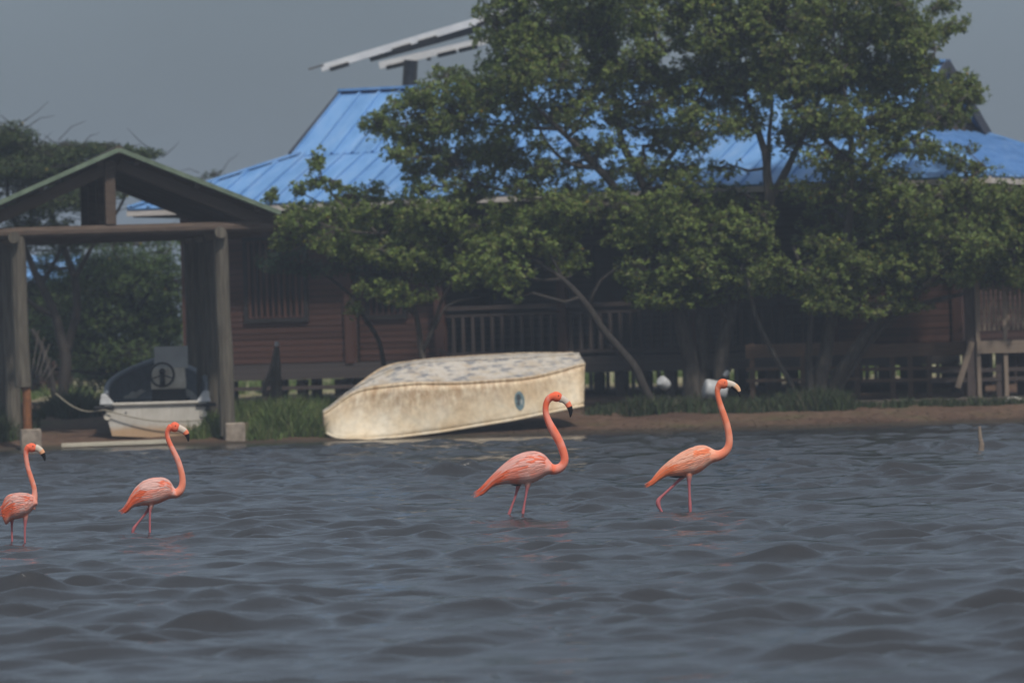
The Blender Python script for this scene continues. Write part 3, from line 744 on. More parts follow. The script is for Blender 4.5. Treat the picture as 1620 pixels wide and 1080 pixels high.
# ------------------------------------------------------------------ overturned boat
def ov_materials():
    m, n, b = new_mat('yellowed hull side')
    v = coords(n); t1 = noise_tex(n, v, 1.6, 7, 0.62); t2 = noise_tex(n, coords(n, (5, 5, 0.8)), 2.6, 6, 0.65)
    r1 = ramp(n, t1.outputs['Fac'], [(0.28, (0.58, 0.42, 0.25)), (0.5, (0.72, 0.60, 0.43)), (0.72, (0.76, 0.70, 0.58))])
    r2 = ramp(n, t2.outputs['Fac'], [(0.36, (0, 0, 0)), (0.60, (1, 1, 1))])
    sx = N(n, 'ShaderNodeSeparateXYZ'); n.links.new(v, sx.inputs[0])
    mr = N(n, 'ShaderNodeMapRange'); mr.inputs[1].default_value = 0.22; mr.inputs[2].default_value = 0.62; mr.inputs[3].default_value = 0.06; mr.inputs[4].default_value = 0.78
    n.links.new(sx.outputs[2], mr.inputs[0])
    ml = N(n, 'ShaderNodeMath', operation='MULTIPLY'); n.links.new(r2.outputs[0], ml.inputs[0]); n.links.new(mr.outputs[0], ml.inputs[1])
    mx = N(n, 'ShaderNodeMixRGB'); n.links.new(ml.outputs[0], mx.inputs[0]); n.links.new(r1.outputs[0], mx.inputs[1]); mx.inputs[2].default_value = (0.36, 0.215, 0.11, 1)
    t3 = noise_tex(n, coords(n), 9, 5, 0.7); r3 = ramp(n, t3.outputs['Fac'], [(0.3, (0.78, 0.76, 0.72)), (0.6, (1.05, 1.04, 1.02))])
    m3 = N(n, 'ShaderNodeMixRGB', blend_type='MULTIPLY'); m3.inputs[0].default_value = 1; n.links.new(mx.outputs[0], m3.inputs[1]); n.links.new(r3.outputs[0], m3.inputs[2])
    n.links.new(m3.outputs[0], b.inputs['Base Color']); b.inputs['Roughness'].default_value = 0.6
    bump(n, b, t2.outputs['Fac'], 0.2, 0.01)
    m2, n, b = new_mat('flaking hull bottom')
    v = coords(n); t1 = noise_tex(n, coords(n, (1.2, 3.0, 1)), 3.6, 8, 0.68); t2 = noise_tex(n, v, 3, 6, 0.6)
    r1 = ramp(n, t2.outputs['Fac'], [(0.3, (0.37, 0.29, 0.20)), (0.5, (0.47, 0.43, 0.38)), (0.7, (0.38, 0.30, 0.20))])
    r2 = ramp(n, t1.outputs['Fac'], [(0.50, (0, 0, 0)), (0.60, (1, 1, 1))])
    mx = N(n, 'ShaderNodeMixRGB'); ml = N(n, 'ShaderNodeMath', operation='MULTIPLY'); ml.inputs[1].default_value = 0.85
    n.links.new(r2.outputs[0], ml.inputs[0]); n.links.new(ml.outputs[0], mx.inputs[0]); n.links.new(r1.outputs[0], mx.inputs[1]); mx.inputs[2].default_value = (0.14, 0.15, 0.17, 1)
    n.links.new(mx.outputs[0], b.inputs['Base Color']); b.inputs['Roughness'].default_value = 0.75
    bump(n, b, t1.outputs['Fac'], 0.3, 0.01)
    return m, m2
MT['ov_side'], MT['ov_bottom'] = ov_materials()
MT['chine'] = simple('rust stained chine', [(0.3, (0.34, 0.21, 0.11)), (0.5, (0.50, 0.38, 0.24)), (0.75, (0.62, 0.53, 0.40))], 0.7, (0.8, 4, 4), 4, 6, 0.2, 0.01)
OL = 4.42
ob_loc = W(515, 697, 85.0)
ob = thing('overturned_boat', 'weathered cream boat hull lying upside down on the bank', 'boat', (0, 0, 0))
YAW, PIT, ROL = R(19), R(-7.2), R(20)
MO = Matrix.Translation((ob_loc.x - .04, 85.35, 0.16)) @ Matrix.Rotation(YAW, 4, 'Z') @ Matrix.Rotation(PIT, 4, 'Y') @ Matrix.Rotation(ROL, 4, 'X')
ob.matrix_basis = MO
def itp(t, tab):
    xs = [a for a, _ in tab]; ys = [b for _, b in tab]; return float(np.interp(t, xs, ys))
def smooth_itp(t, tab, w=0.025):
    return sum(itp(min(1, max(0, t + d * w)), tab) for d in (-2, -1, 0, 1, 2)) / 5
OB_G = [(0, .03), (.006, .17), (.02, .36), (.05, .51), (.10, .63), (.2, .75), (.4, .84), (.7, .86), (1, .76)]     # gunwale half beam
OB_C = [(0, .012), (.13, .03), (.17, .09), (.21, .2), (.25, .27), (.31, .40), (.4, .53), (.5, .6), (.78, .6), (.9, .45), (1, .24)]  # chine half beam
OB_CH = [(0, .28), (.05, .46), (.10, .60), (.15, .69), (.2, .74), (.31, .82), (.45, .75), (.78, .60), (1, .55)]    # chine height
OB_K = [(0, .29), (.05, .47), (.10, .62), (.15, .72), (.2, .78), (.26, .88), (.33, .95), (.45, .93), (.78, .74), (1, .62)]      # keel height
def ostation(t):
    return (smooth_itp(t, OB_G, .004),) + tuple(smooth_itp(t, tab) for tab in (OB_C, OB_CH, OB_K))
tt = [0, .004, .009, .015, .022, .03] + list(np.linspace(.042, .3, 20)) + list(np.linspace(.33, 1, 26))
side = {1: [], -1: []}; bott = []; chine = {1: [], -1: []}
for t in tt:
    g, c, ch, k = ostation(t); x = t * OL; rk_ = .42 * max(0, (t - .6) / .4) ** 2
    fl = 0.35 * (1 - min(1, t / .35))     # flare of the bow
    ledge = .012 + .085 * math.exp(-((t - .26) / .10) ** 2)
    for s in (1, -1):
        row = []
        for u in np.linspace(0, 1, 9):
            yy = g + (c + ledge - g) * (u ** (1 - .45 * fl)); zz = (ch - .035) * u ** (1 + .5 * fl)
            yy += -.05 * math.sin(math.pi * u) * (fl * 2)
            row.append((x + rk_ * zz, s * yy, zz))
        side[s].append(row)
    xk = x; x = x + rk_ * ch
    bott.append([(x, -(c + ledge * .6), ch), (x, -c * .66, ch + (k - ch) * .30), (x, -c * .33, ch + (k - ch) * .62), (x, 0, k),
                 (x, c * .33, ch + (k - ch) * .62), (x, c * .66, ch + (k - ch) * .30), (x, (c + ledge * .6), ch)])
    for s in (1, -1):
        chine[s].append([(x, s * (c + ledge), ch - .04), (x, s * (c + ledge + .006), ch - .012), (x, s * (c + ledge + .003), ch + .010), (x, s * (c + ledge * .4), ch + .02), (x, s * (c + .01), ch - .03)])
for s in (1, -1):
    mb = MB(); rows = side[s] if s > 0 else [list(r) for r in side[s]]
    mb.loft(rows, close=False, cap0=False, cap1=False)
    me_o = mb.build('hull_side', MT['ov_side'], ob, smooth=True)
    so = me_o.modifiers.new('thickness', 'SOLIDIFY'); so.thickness = 0.02; so.offset = 0
    mb = MB(); mb.loft(chine[s]); mb.build('chine_rail', MT['ov_side'], ob, smooth=True)
    mb = MB(); mb.tube([r[0] for r in side[s]], .026, 6); mb.build('gunwale', MT['ov_side'], ob, smooth=True)
mb = MB(); mb.loft(bott, close=False, cap0=False, cap1=False); bo = mb.build('hull_bottom', MT['ov_bottom'], ob, smooth=True)
so = bo.modifiers.new('thickness', 'SOLIDIFY'); so.thickness = 0.02; so.offset = 0
mb = MB(); mb.tube([(x_, 0, z_ + .012) for (x_, _, z_) in [r[3] for r in bott]], [.02] * len(bott), 6); mb.build('keel_strip', MT['ov_bottom'], ob, smooth=True)
e = side[1][-1]; e2 = side[-1][-1]; bb = bott[-1]
poly = [Vector(p) for p in e2] + [Vector(p) for p in bb] + [Vector(p) for p in reversed(e)]
mb = MB(); mb.add([p + Vector((.0, 0, 0)) for p in poly] + [p - Vector((.03, 0, 0)) for p in poly], [tuple(range(len(poly))), tuple(reversed(range(len(poly), 2 * len(poly))))])
mb.build('transom', MT['ov_side'], ob)
# round emblem on the side: blue grey oval with a dark figure
MT['emblem'] = simple('faded blue emblem', [(0.3, (0.10, 0.16, 0.18)), (0.7, (0.19, 0.27, 0.29))], 0.6, (1, 1, 1), 12, 5)
MT['emblem_dark'] = simple('dark emblem figure', [(0.3, (0.03, 0.035, 0.04)), (0.7, (0.07, 0.075, 0.08))], 0.6, nscale=15)
MT['emblem_pale'] = simple('pale emblem figure', [(0.3, (0.3, 0.33, 0.33)), (0.7, (0.4, 0.42, 0.4))], 0.6, nscale=15)
def on_side(t, u):
    k = np.interp(t, tt, range(len(tt))); i = int(min(k, len(tt) - 2)); f = k - i
    uu = u * 8; j = int(min(uu, 7)); h = uu - j
    def L(r): return Vector(r[j]).lerp(Vector(r[j + 1]), h)
    return L(side[-1][i]).lerp(L(side[-1][i + 1]), f)
def side_patch(ct, cu, rt, ru, lift, rot=0.0, n=20):
    ca, sa = math.cos(rot), math.sin(rot); pts = []
    a, b_ = on_side(ct - .02, cu), on_side(ct + .02, cu); c_ = on_side(ct, min(1, cu + .1)) - on_side(ct, cu - .1)
    nn = (b_ - a).cross(c_).normalized()
    if nn.y > 0: nn = -nn
    for k in range(n):
        an = 2 * math.pi * k / n; x, y = rt * math.cos(an), ru * math.sin(an)
        x, y = x * ca - y * sa * rt / ru, x * sa * ru / rt + y * ca
        pts.append(on_side(ct + x, cu + y) + nn * lift)
    return pts, nn
mb = MB()
for k, (ct, cu, rt, ru, lift, rot, mi) in enumerate([(.735, .47, .020, .26, .016, -.35, 0), (.732, .56, .009, .10, .019, -.2, 1), (.728, .40, .006, .06, .019, .1, 1), (.742, .43, .004, .08, .021, .1, 2)]):
    pts, nn = side_patch(ct, cu, rt, ru, lift, rot); n_ = len(pts)
    mb.add(pts + [p - nn * .01 for p in pts], [tuple(range(n_)), tuple(reversed(range(n_, 2 * n_)))] + [(i, i + n_, (i + 1) % n_ + n_, (i + 1) % n_) for i in range(n_)], mi)
mb.build('emblem', [MT['emblem'], MT['emblem_dark'], MT['emblem_pale']], ob)

# ------------------------------------------------------------------ platform at the right edge
pl0 = W(1548, 620, 89.0)
pf = thing('viewing_platform', 'raised timber platform with a slatted screen and diagonal brace beside the right tree', 'platform', (pl0.x, 89.0, 0))
def pz(py, px=1560): return W(px, py, 89.0).z
def lx(px, py=550): return W(px, py, 89.0).x - pl0.x
zb, zt = pz(556), pz(470)
piece('post', pf, (lx(1537), .1, .1), (lx(1536), .1, zt + .35), 0.17, 0.17, MT['rail'])
piece('post', pf, (lx(1548), -.02, .1), (lx(1547), -.02, zt + .3), 0.07, 0.07, MT['pale_wood'])
piece('post', pf, (lx(1591), -.02, .1), (lx(1590), -.02, zt + .3), 0.07, 0.07, MT['pale_wood'])
piece('post', pf, (lx(1634), -.02, .1), (lx(1634), -.02, zt + .3), 0.07, 0.07, MT['pale_wood'])
piece('post', pf, (lx(1582), .12, .1), (lx(1582), .12, zb), 0.14, 0.14, MT['rail'])
piece('post', pf, (lx(1625), 1.2, .1), (lx(1625), 1.2, zb), 0.14, 0.14, MT['rail'])
piece('post', pf, (lx(1560), 1.2, .1), (lx(1560), 1.2, zb), 0.14, 0.14, MT['rail'])
piece('edge_beam', pf, (lx(1545), -.07, (pz(540) + pz(558)) / 2), (lx(1760), -.07, (pz(540) + pz(558)) / 2), 0.04, 0.22, MT['pale_wood'])
piece('brace', pf, (lx(1513), 0, pz(612)), (lx(1538), 0, pz(540)), 0.07, 0.10, MT['pale_wood'])
mb = MB(); mb.box((lx(1650), .8, pz(541)), (2.5, 1.6, .06)); mb.build('deck', MT['rail'], pf)
x = lx(1551)
while x < lx(1700):
    if abs(x - lx(1591)) > .05:
        piece('slat', pf, (x, .03, pz(523)), (x, .03, zt + .28), 0.05, 0.02, MT['pale_wood'])
    x += 0.085
piece('rail', pf, (lx(1548), .06, pz(521)), (lx(1700), .06, pz(521)), 0.04, 0.06, MT['rail'])
piece('rail', pf, (lx(1548), .06, zt + .24), (lx(1700), .06, zt + .24), 0.04, 0.06, MT['rail'])
for q in (585, 600):
    piece('rail', pf, (lx(1470), .06, pz(q)), (lx(1700), .06, pz(q)), 0.04, 0.07, MT['rail'])
# dark bundle on the deck
bm_c = W(1607, 532, 89.5)
# low wall along the bank at the right
wl = thing('low_wall', 'low grey stone wall along the bank under the platform', 'wall', (W(1340, 630, 88.2).x, 88.2, -0.02))
x = 0.0; k = 0
while x < 4.6:
    for row in range(2):
        L = random.uniform(.26, .42)
        mb = MB(); c = Vector((x + (.15 if row else 0), random.uniform(-.02, .02), .1 + row * .2)); mb.box((0, 0, 0), (L * 1.05, .26, .19))
        me = mb.mesh('stone', MT['stone'])
        for v_ in me.vertices: v_.co += Vector((random.uniform(-.02, .02), random.uniform(-.03, .03), random.uniform(-.018, .018)))
        o = bpy.data.objects.new('stone', me); COL.objects.link(o); o.parent = wl; o.location = c
        b_ = o.modifiers.new('bevel', 'BEVEL'); b_.width = .03; b_.segments = 2
    x += .33
def rock(name, loc, size, mat, label, cat, seed):
    bm = bmesh.new(); bmesh.ops.create_icosphere(bm, subdivisions=3, radius=1)
    for v_ in bm.verts:
        d = 1 + .22 * mnoise.noise(v_.co * 1.3 + Vector((seed, 0, 0))) + .08 * mnoise.noise(v_.co * 4 + Vector((seed, 3, 0)))
        v_.co = Vector((v_.co.x * size[0], v_.co.y * size[1], v_.co.z * size[2])) * d
    me = bpy.data.meshes.new(name); bm.to_mesh(me); bm.free(); me.materials.append(mat)
    o = bpy.data.objects.new(name, me); COL.objects.link(o); o.location = loc; tag(o, label, cat); return o
MT['pale_stone'] = simple('pale stone', [(0.3, (0.3, 0.28, 0.25)), (0.7, (0.45, 0.42, 0.38))], 0.9, nscale=6, bmp=.4, bdist=.02)
p = W(1604, 637, 87.8); rock('boulder', p, (.2, .17, .12), MT['pale_stone'], 'pale rounded stone in front of the low wall at the right edge', 'stone', 2.0)

# low timber fence running behind the right-hand trunks
fe = thing('timber_fence', 'low brown timber fence of rails and posts running behind the right trunks to the platform', 'fence', (W(1335, 620, 90.3).x, 90.3, 0))
def fx(px): return W(px, 580, 90.3).x - W(1335, 620, 90.3).x
def fz(px, py): return W(px, py, 90.3).z
MT['fence'] = simple('brown fence timber', [(0.25, (0.10, 0.062, 0.044)), (0.75, (0.19, 0.125, 0.09))], 0.85, (2, 8, 8), 3, 6, 0.3, 0.004, rand=0.2)
for a_, b_ in ((1180, 1360), (1362, 1534)):
    piece('rail', fe, (fx(a_), -.03, fz(a_, 556)), (fx(b_), -.03, fz(b_, 550)), .05, .24, MT['fence'])
    for q in (584, 602):
        piece('rail', fe, (fx(a_), -.03, fz(a_, q)), (fx(b_), -.03, fz(b_, q - 3)), .04, .06, MT['fence'])
for px_ in (1190, 1270, 1356, 1412, 1440, 1470, 1527):
    piece('post', fe, (fx(px_), .04, .2), (fx(px_), .04, fz(px_, 543)), .09, .13, MT['fence'])

# stake in the water
sp = W(1551, 716, 75.0)
sd = 1.85 * FPX / (1.85 * FPX / 75.0)
st = thing('wooden_stake', 'thin weathered stake standing in the water at the right', 'stake', (0, 0, 0))
base = W(1552, 716, 67.2); base.z = -0.5
mb = MB(); t1 = W(1549.5, 674, 67.2)
pts = [Vector((base.x, base.y, -.5)), W(1552, 715, 67.2), W(1553, 702, 67.2), W(1550.5, 692, 67.2), t1]
mb.tube(pts, [.04, .04, .036, .028, .02], 8); mb.build('stick', MT['pale_wood'], st)

# mooring posts in front of the house
mp = W(438, 640, 92.5)
mo = thing('mooring_post', 'leaning grey post with a pale cap and side strut before the left windows', 'post', (mp.x, 92.5, ground_z(mp.x, 92.5)))
mb = MB(); mb.tube([(mp.x, 92.5, .2), W(436, 580, 92.5), W(438, 548, 92.5)], [.12, .1, .045], 9); mb.build('post', MT['log'], mo, world=True)
mb = MB(); mb.tube([W(438, 547, 92.5), W(438.5, 540, 92.5)], [.045, .035], 9); mb.build('cap', MT['white_plastic'], mo, world=True)
mb = MB(); mb.tube([W(415, 622, 92.4), W(433, 575, 92.4)], .045, 7); mb.build('strut', MT['log'], mo, world=True)

# white things lying under the trees
def drum(px, py, D, L, r, rz, ry, label):
    p = W(px, py, D)
    t = thing('plastic_drum', label, 'container', p, rz)
    mb = MB(); ring = []
    prof = [(-.5, .0), (-.5, .7), (-.46, .93), (-.40, 1), (-.17, 1), (-.15, 1.05), (-.12, 1), (.12, 1), (.15, 1.05), (.18, 1), (.40, 1), (.46, .92), (.5, .7), (.5, 0)]
    rot = Matrix.Rotation(ry, 3, 'Y')
    for a, q in prof: ring.append([rot @ Vector((a * L, r * q * math.cos(t_), r * q * math.sin(t_))) for t_ in np.linspace(0, 2 * math.pi, 17)[:-1]])
    mb.loft(ring, cap0=False, cap1=False); mb.build('body', MT['white_plastic'], t, smooth=True)
    mb = MB(); mb.tube([rot @ Vector((L * .5, 0, r * .4)), rot @ Vector((L * .5 + .05, 0, r * .4))], .05, 10); mb.build('lid', MT['black'], t)
    return t
drum(1131, 617, 88.2, .40, .17, R(12), R(12), 'white plastic drum lying in the weeds right of the trunks')
drum(1050, 606, 88.4, .20, .10, R(50), R(35), 'small white container tipped at the foot of the leaning trunk')
drum(1149, 591, 88.9, .12, .045, R(20), R(-45), 'tiny white bottle caught on weeds above the white drum')

# hut with a blue roof far behind the shelter
hp = W(40, 620, 118)
hut = thing('back_hut', 'small brown hut with a blue roof seen through the left trees', 'hut', (hp.x, 118, 0.5))
ztop, zeave = W(60, 404, 119.5).z - .5, W(60, 446, 117).z - .5
xl, xr = W(-120, 446, 118).x - hp.x, W(122, 446, 118).x - hp.x
mb = MB(); mb.box(((xl + xr) / 2, 1.5, (zeave - .05) / 2), (xr - xl - .8, 2.4, zeave - .05)); mb.build('wall', MT['plank'], hut)
nst = 9
for i in range(nst):
    a_, b_ = xl + (xr - xl) * i / nst, xl + (xr - xl) * (i + 1) / nst - .01
    for s in (0, 1):
        y0, y1 = (-.4, 1.5) if s == 0 else (3.4, 1.5)
        mb = MB(); mb.add([(a_, y0, zeave), (b_, y0, zeave), (b_, y1, ztop), (a_, y1, ztop), (a_, y0, zeave - .04), (b_, y0, zeave - .04), (b_, y1, ztop - .04), (a_, y1, ztop - .04)],
                          [(0, 1, 2, 3), (7, 6, 5, 4), (0, 4, 5, 1), (1, 5, 6, 2), (2, 6, 7, 3), (3, 7, 4, 0)])
        mb.build('roof_sheet', MT['blue_roof'], hut)
mb = MB(); mb.box(((xl + xr) / 2, -.42, zeave - .1), (xr - xl, .04, .12)); mb.build('fascia', MT['pale_wood'], hut)
# leaning rack of pale sticks
rk = thing('stick_rack', 'leaning dry sticks stacked behind the left log post', 'rack', (W(62, 610, 93).x, 93, .45))
for k in range(6):
    a_, b_ = W(47 + k * 4.6, 613 - k * 3.0 + (k % 2) * 5, 93 + .09 * k), W(61 + k * 3.6 + (k % 3) * 5, 522 + k * 11, 93.6 + .09 * k)
    mb = MB(); mb.tube([a_, b_], [.014, .010], 6); mb.build('stick', MT['bark'], rk, world=True)
# ------------------------------------------------------------------ flamingos
def resample(pts, n):
    P = np.array(pts, dtype=float); s = np.r_[0, np.cumsum(np.linalg.norm(np.diff(P[:, :2], axis=0), axis=1))]
    # Catmull-like smoothing through monotone interpolation on a fine grid
    u = np.linspace(0, s[-1], n); out = np.stack([np.interp(u, s, P[:, k]) for k in range(P.shape[1])], -1)
    for _ in range(3):
        q = out.copy(); q[1:-1] = out[:-2] * .25 + out[1:-1] * .5 + out[2:] * .25; out = q
    return out

def flamingo(label, scale, origin, D, base_px, top, bot, neck, legs, beak, eye, wfac, tones, seed, tail_len=1.0, side_tilt=0.0, lean=0.0):
    """top/bot: outline of the trunk, neck/legs/beak: centre lines with radii, all traced in one side-view sheet (units of D/8000/scale metres)"""
    frng = np.random.default_rng(seed)
    ps = D / FPX / scale                           # metres per sheet unit
    bpx = ((base_px[0] - origin[0]) * scale, (base_px[1] - origin[1]) * scale)
    root_p = W(base_px[0], base_px[1], D)
    root = thing('flamingo', label, 'bird', (root_p.x, D, root_p.z), 0, 'flamingos wading in a line')
    def L(cx, cy, lat=0.0):                         # sheet -> local metres, lat in sheet units (towards the camera is negative y)
        return Vector(((cx - bpx[0]) * ps + 0.0, lat * ps, -(cy - bpx[1]) * ps))
    tx = np.array([p[0] for p in top], float); ty = np.array([p[1] for p in top], float)
    bx = np.array([p[0] for p in bot], float); by = np.array([p[1] for p in bot], float)
    x0, x1 = max(tx[0], bx[0]), min(tx[-1], bx[-1]); span = x1 - x0
    def sec(x):
        t = (x - x0) / span
        a = sum(np.interp(x + d * span * .03, tx, ty) for d in (-1, 0, 1)) / 3; b_ = sum(np.interp(x + d * span * .03, bx, by) for d in (-1, 0, 1)) / 3
        mid, hh = (a + b_) / 2, max((b_ - a) / 2, 3)
        prof = np.interp(t, [0, .12, .35, .65, .88, 1], [.35, .5, .85, 1, .95, .75])
        return mid, hh, wfac * hhmax * prof * min(1, (hh / hhmax) ** .35)
    hhmax = max((np.interp(x, bx, by) - np.interp(x, tx, ty)) / 2 for x in np.linspace(x0, x1, 40))
    mb = MB(); rings = []
    xs = [x0 + span * f for f in np.linspace(0, 1, 30)]
    def ring(x, k=1.0):
        mid, hh, w_ = sec(x); r = []
        for a in np.linspace(0, 2 * math.pi, 25)[:-1]:
            # egg-shaped section, a little flat-sided below
            r.append(L(x, mid - hh * k * math.cos(a), w_ * k * math.sin(a) * (1 - .10 * math.cos(a))))
        return r
    rings.append(ring(xs[0], .4)); rings += [ring(x) for x in xs]
    rings.append(ring(xs[-1], .45)); mb.loft(rings)
    nk = resample(neck, 46)
    mb.tube([L(p[0], p[1], p[3] if len(p) > 3 else 0) for p in nk], [max(p[2], 4) * ps for p in nk], 14)
    # head: an ellipsoid over the end of the neck
    hx, hy, hrx, hry, hrot = beak['head']
    hr = []
    for f in np.linspace(-1, 1, 13):
        c_ = math.sqrt(max(1 - f * f, .02)); r = []
        for a in np.linspace(0, 2 * math.pi, 17)[:-1]:
            u_, v_ = f * hrx, -hry * c_ * math.cos(a); ca, sa = math.cos(hrot), math.sin(hrot)
            r.append(L(hx + u_ * ca - v_ * sa, hy + u_ * sa + v_ * ca, hry * .8 * c_ * math.sin(a)))
        hr.append(r)
    mb.loft(hr)
    for lg in legs:
        p = resample(lg, 26)
        mb.tube([L(q[0], q[1], q[3]) for q in p], [q[2] * ps for q in p], 10)
    body = mb.build('body', MT['bird'], root)
    rm = body.modifiers.new('remesh', 'REMESH'); rm.mode = 'VOXEL'; rm.voxel_size = 0.0052; rm.use_smooth_shade = True
    sm = body.modifiers.new('smooth', 'SMOOTH'); sm.iterations = 3; sm.factor = 0.5
    dg = bpy.context.evaluated_depsgraph_get(); me = bpy.data.meshes.new_from_object(body.evaluated_get(dg))
    body.modifiers.clear(); old = body.data; body.data = me; bpy.data.meshes.remove(old); me.name = 'body'
    # plumage colours by where a vertex lies on the bird
    V = np.empty(len(me.vertices) * 3, dtype=np.float32); me.vertices.foreach_get('co', V); V = V.reshape(-1, 3)
    cx = V[:, 0] / ps + bpx[0]; cy = -V[:, 2] / ps + bpx[1]; lat = V[:, 1] / ps
    t = (cx - x0) / span
    tp_, bt_ = np.interp(cx, tx, ty), np.interp(cx, bx, by); vv = np.clip((cy - tp_) / np.maximum(bt_ - tp_, 4), 0, 1)
    def nz(f, s0): 
        return np.array([mnoise.noise(Vector((a * f[0], b_ * f[1], c_ * f[2])) + Vector((s0, seed, 0))) for a, b_, c_ in zip(cx / span, cy / span, lat / span)])
    n1 = nz((4, 16, 10), 1.0); n2 = nz((7, 7, 7), 5.0)
    T = {k: np.array(v, dtype=np.float32) for k, v in tones.items()}
    def mix(a, b_, f): f = np.clip(f, 0, 1)[:, None]; return a * (1 - f) + b_ * f
    colr = np.tile(T['pink'], (len(V), 1))
    colr = mix(colr, T['pale'], 0.5 + 1.2 * n1)
    colr = mix(colr, T['orange'], np.clip((.30 - t) * 3.5, 0, 1))
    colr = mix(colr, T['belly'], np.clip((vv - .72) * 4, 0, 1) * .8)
    colr = mix(colr, T['orange'], np.clip(.15 + n2 * 1.5, 0, .5))
    P = nk; dn = np.full(len(V), 1e9); un = np.zeros(len(V))
    for i, p in enumerate(P):
        d = np.hypot(cx - p[0], cy - p[1]) - p[2]; mk = d < dn; dn[mk] = d[mk]; un[mk] = i / (len(P) - 1)
    outside = np.maximum(cx - x1, tp_ - cy)
    isneck = np.clip((4 - dn) / 8, 0, 1) * np.clip((un - .02) * 14, 0, 1) * np.clip(np.maximum((outside + 30) / 30, (un - .3) * 10), 0, 1)
    neckc = mix(np.tile(T['neck'], (len(V), 1)), T['head'], np.clip((un - .45) * 2.2, 0, 1))
    neckc = mix(neckc, T['pale'] * np.array([1, .8, .75]), np.clip(.10 + n2 * 1.5, 0, .5))
    colr = mix(colr, neckc, isneck)
    dh = np.hypot((cx - hx) / hrx, (cy - hy) / hry); colr = mix(colr, T['head'], np.clip((1.35 - dh) * 4, 0, 1))
    dl = np.full(len(V), 1e9); ul = np.zeros(len(V))
    for lg in legs:
        q = resample(lg, 30)
        for i, p in enumerate(q):
            d = np.hypot(cx - p[0], cy - p[1]) - p[2]; mk = d < dl; dl[mk] = d[mk]; ul[mk] = i / 29
    isleg = np.clip((6 - dl) / 4, 0, 1) * np.clip((cy - bt_ + 2) / 12, 0, 1)
    colr = mix(colr, mix(np.tile(T['belly'], (len(V), 1)), T['leg'], np.clip((ul - .12) * 8, 0, 1)), isleg)
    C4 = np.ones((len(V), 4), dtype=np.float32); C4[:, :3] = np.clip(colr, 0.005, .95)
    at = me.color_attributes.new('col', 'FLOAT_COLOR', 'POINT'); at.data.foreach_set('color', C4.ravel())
    me.materials.clear(); me.materials.append(MT['bird']); me.polygons.foreach_set('use_smooth', [True] * len(me.polygons))
    # folded wings: overlapping feathers laid on the flanks, pale above and orange at the lower edge
    for s in (-1, 1):
        quads, cols = [], []
        def feather(xx, a, ln, wd, lift, c_, droop=0.0):
            def S(x, a_, k):
                xq = max(x, x0 + 1); mid, hh, w_ = sec(xq); e = k / ps
                p = Vector((math.sin(a_) * s, -math.cos(a_)))
                dxo = x - xq
                return L(x, mid - (hh + e) * math.cos(a_) - dxo * .55, s * (w_ + e) * abs(math.sin(a_)) * (1 if True else 1))
            n_ = 4; rows = []
            da = wd / hhmax * .5
            for i in range(n_ + 1):
                f = i / n_; x = xx - ln * f; ww = da * (math.sin(math.pi * min(1, .25 + f * .62)) ** .8 if i < n_ else .35)
                aa = a + droop * f
                rows.append((S(x, aa - ww, lift * (.35 + .65 * f)), S(x, aa + ww, lift * (.35 + .65 * f)) , S(x, aa, lift * (.5 + .7 * f) + .0015)))
            for i in range(n_):
                a_, b_ = rows[i], rows[i + 1]
                quads.append([a_[0], a_[2], b_[2], b_[0]]); cols.append(c_ * (1 + .04 * i)); quads.append([a_[2], a_[1], b_[1], b_[2]]); cols.append(c_ * (.95 + .04 * i))
        def pick(t_, a):
            base = T['pink'] * .5 + T['pale'] * .5
            if frng.random() < .5: base = T['pale'] * .7 + T['pink'] * .3
            if frng.random() < .12: base = T['orange'] * .25 + T['pink'] * .75
            if a > 1.45 and t_ < .72: base = T['orange'] * .55 + base * .45
            if a > 1.30 and t_ < .5: base = T['orange']
            if a > 1.6 and t_ > .66: base = T['belly'] * .5 + T['pink'] * .5
            if t_ < .25: base = T['orange'] * .8 + base * .2
            if .74 < t_ < .92 and .7 < a < 1.3 and frng.random() < .65: base = T['orange'] * .8 + T['pink'] * .2
            return base * (1 + frng.normal(0, .07))
        for row in range(15):
            t_ = .91 - row * .055
            for a in np.arange(.22, 2.2 - max(0, (t_ - .55)) * .5, .14):
                aa = a + frng.normal(0, .03); tt_ = t_ + frng.normal(0, .012)
                ln = (46 if row < 4 else 60 + 2.5 * row) * frng.uniform(.85, 1.15) * span / 470
                feather(x0 + span * tt_, aa, ln, 15 * span / 470, .0012 + .00009 * (15 - row) + frng.uniform(0, .0009), pick(tt_, aa), frng.normal(.03, .04))
        for k in range(9):                          # long tertials over the tail
            feather(x0 + span * frng.uniform(.2, .34), frng.uniform(.5, 1.7), span * frng.uniform(.22, .36) * tail_len, 20 * span / 470, .005, (T['orange'] if frng.random() < .7 else T['pink']) * frng.uniform(.85, 1.1), frng.normal(0, .08))
        quads_mesh('wing', np.array([[list(p) for p in q] for q in quads]), np.clip(np.array(cols), .005, .95), MT['feather'], root)
    # dark flight feather tips peeping out under the wing
    if 'dark' in beak:
        mb = MB(); d0, d1 = beak['dark']; mb.tube([L(*d0, -6), L((d0[0] + d1[0]) / 2, (d0[1] + d1[1]) / 2 + 3, -8), L(*d1, -6)], [3 * ps, 7 * ps, 2 * ps], 7)
        mb.build('flight_feathers', MT['black'], root)
    # bent bill: pale base, coloured middle, black tip
    bk = resample(beak['line'], 22); mb = MB()
    pts = [L(p[0], p[1]) for p in bk]; o_ = 0
    n_ = 12
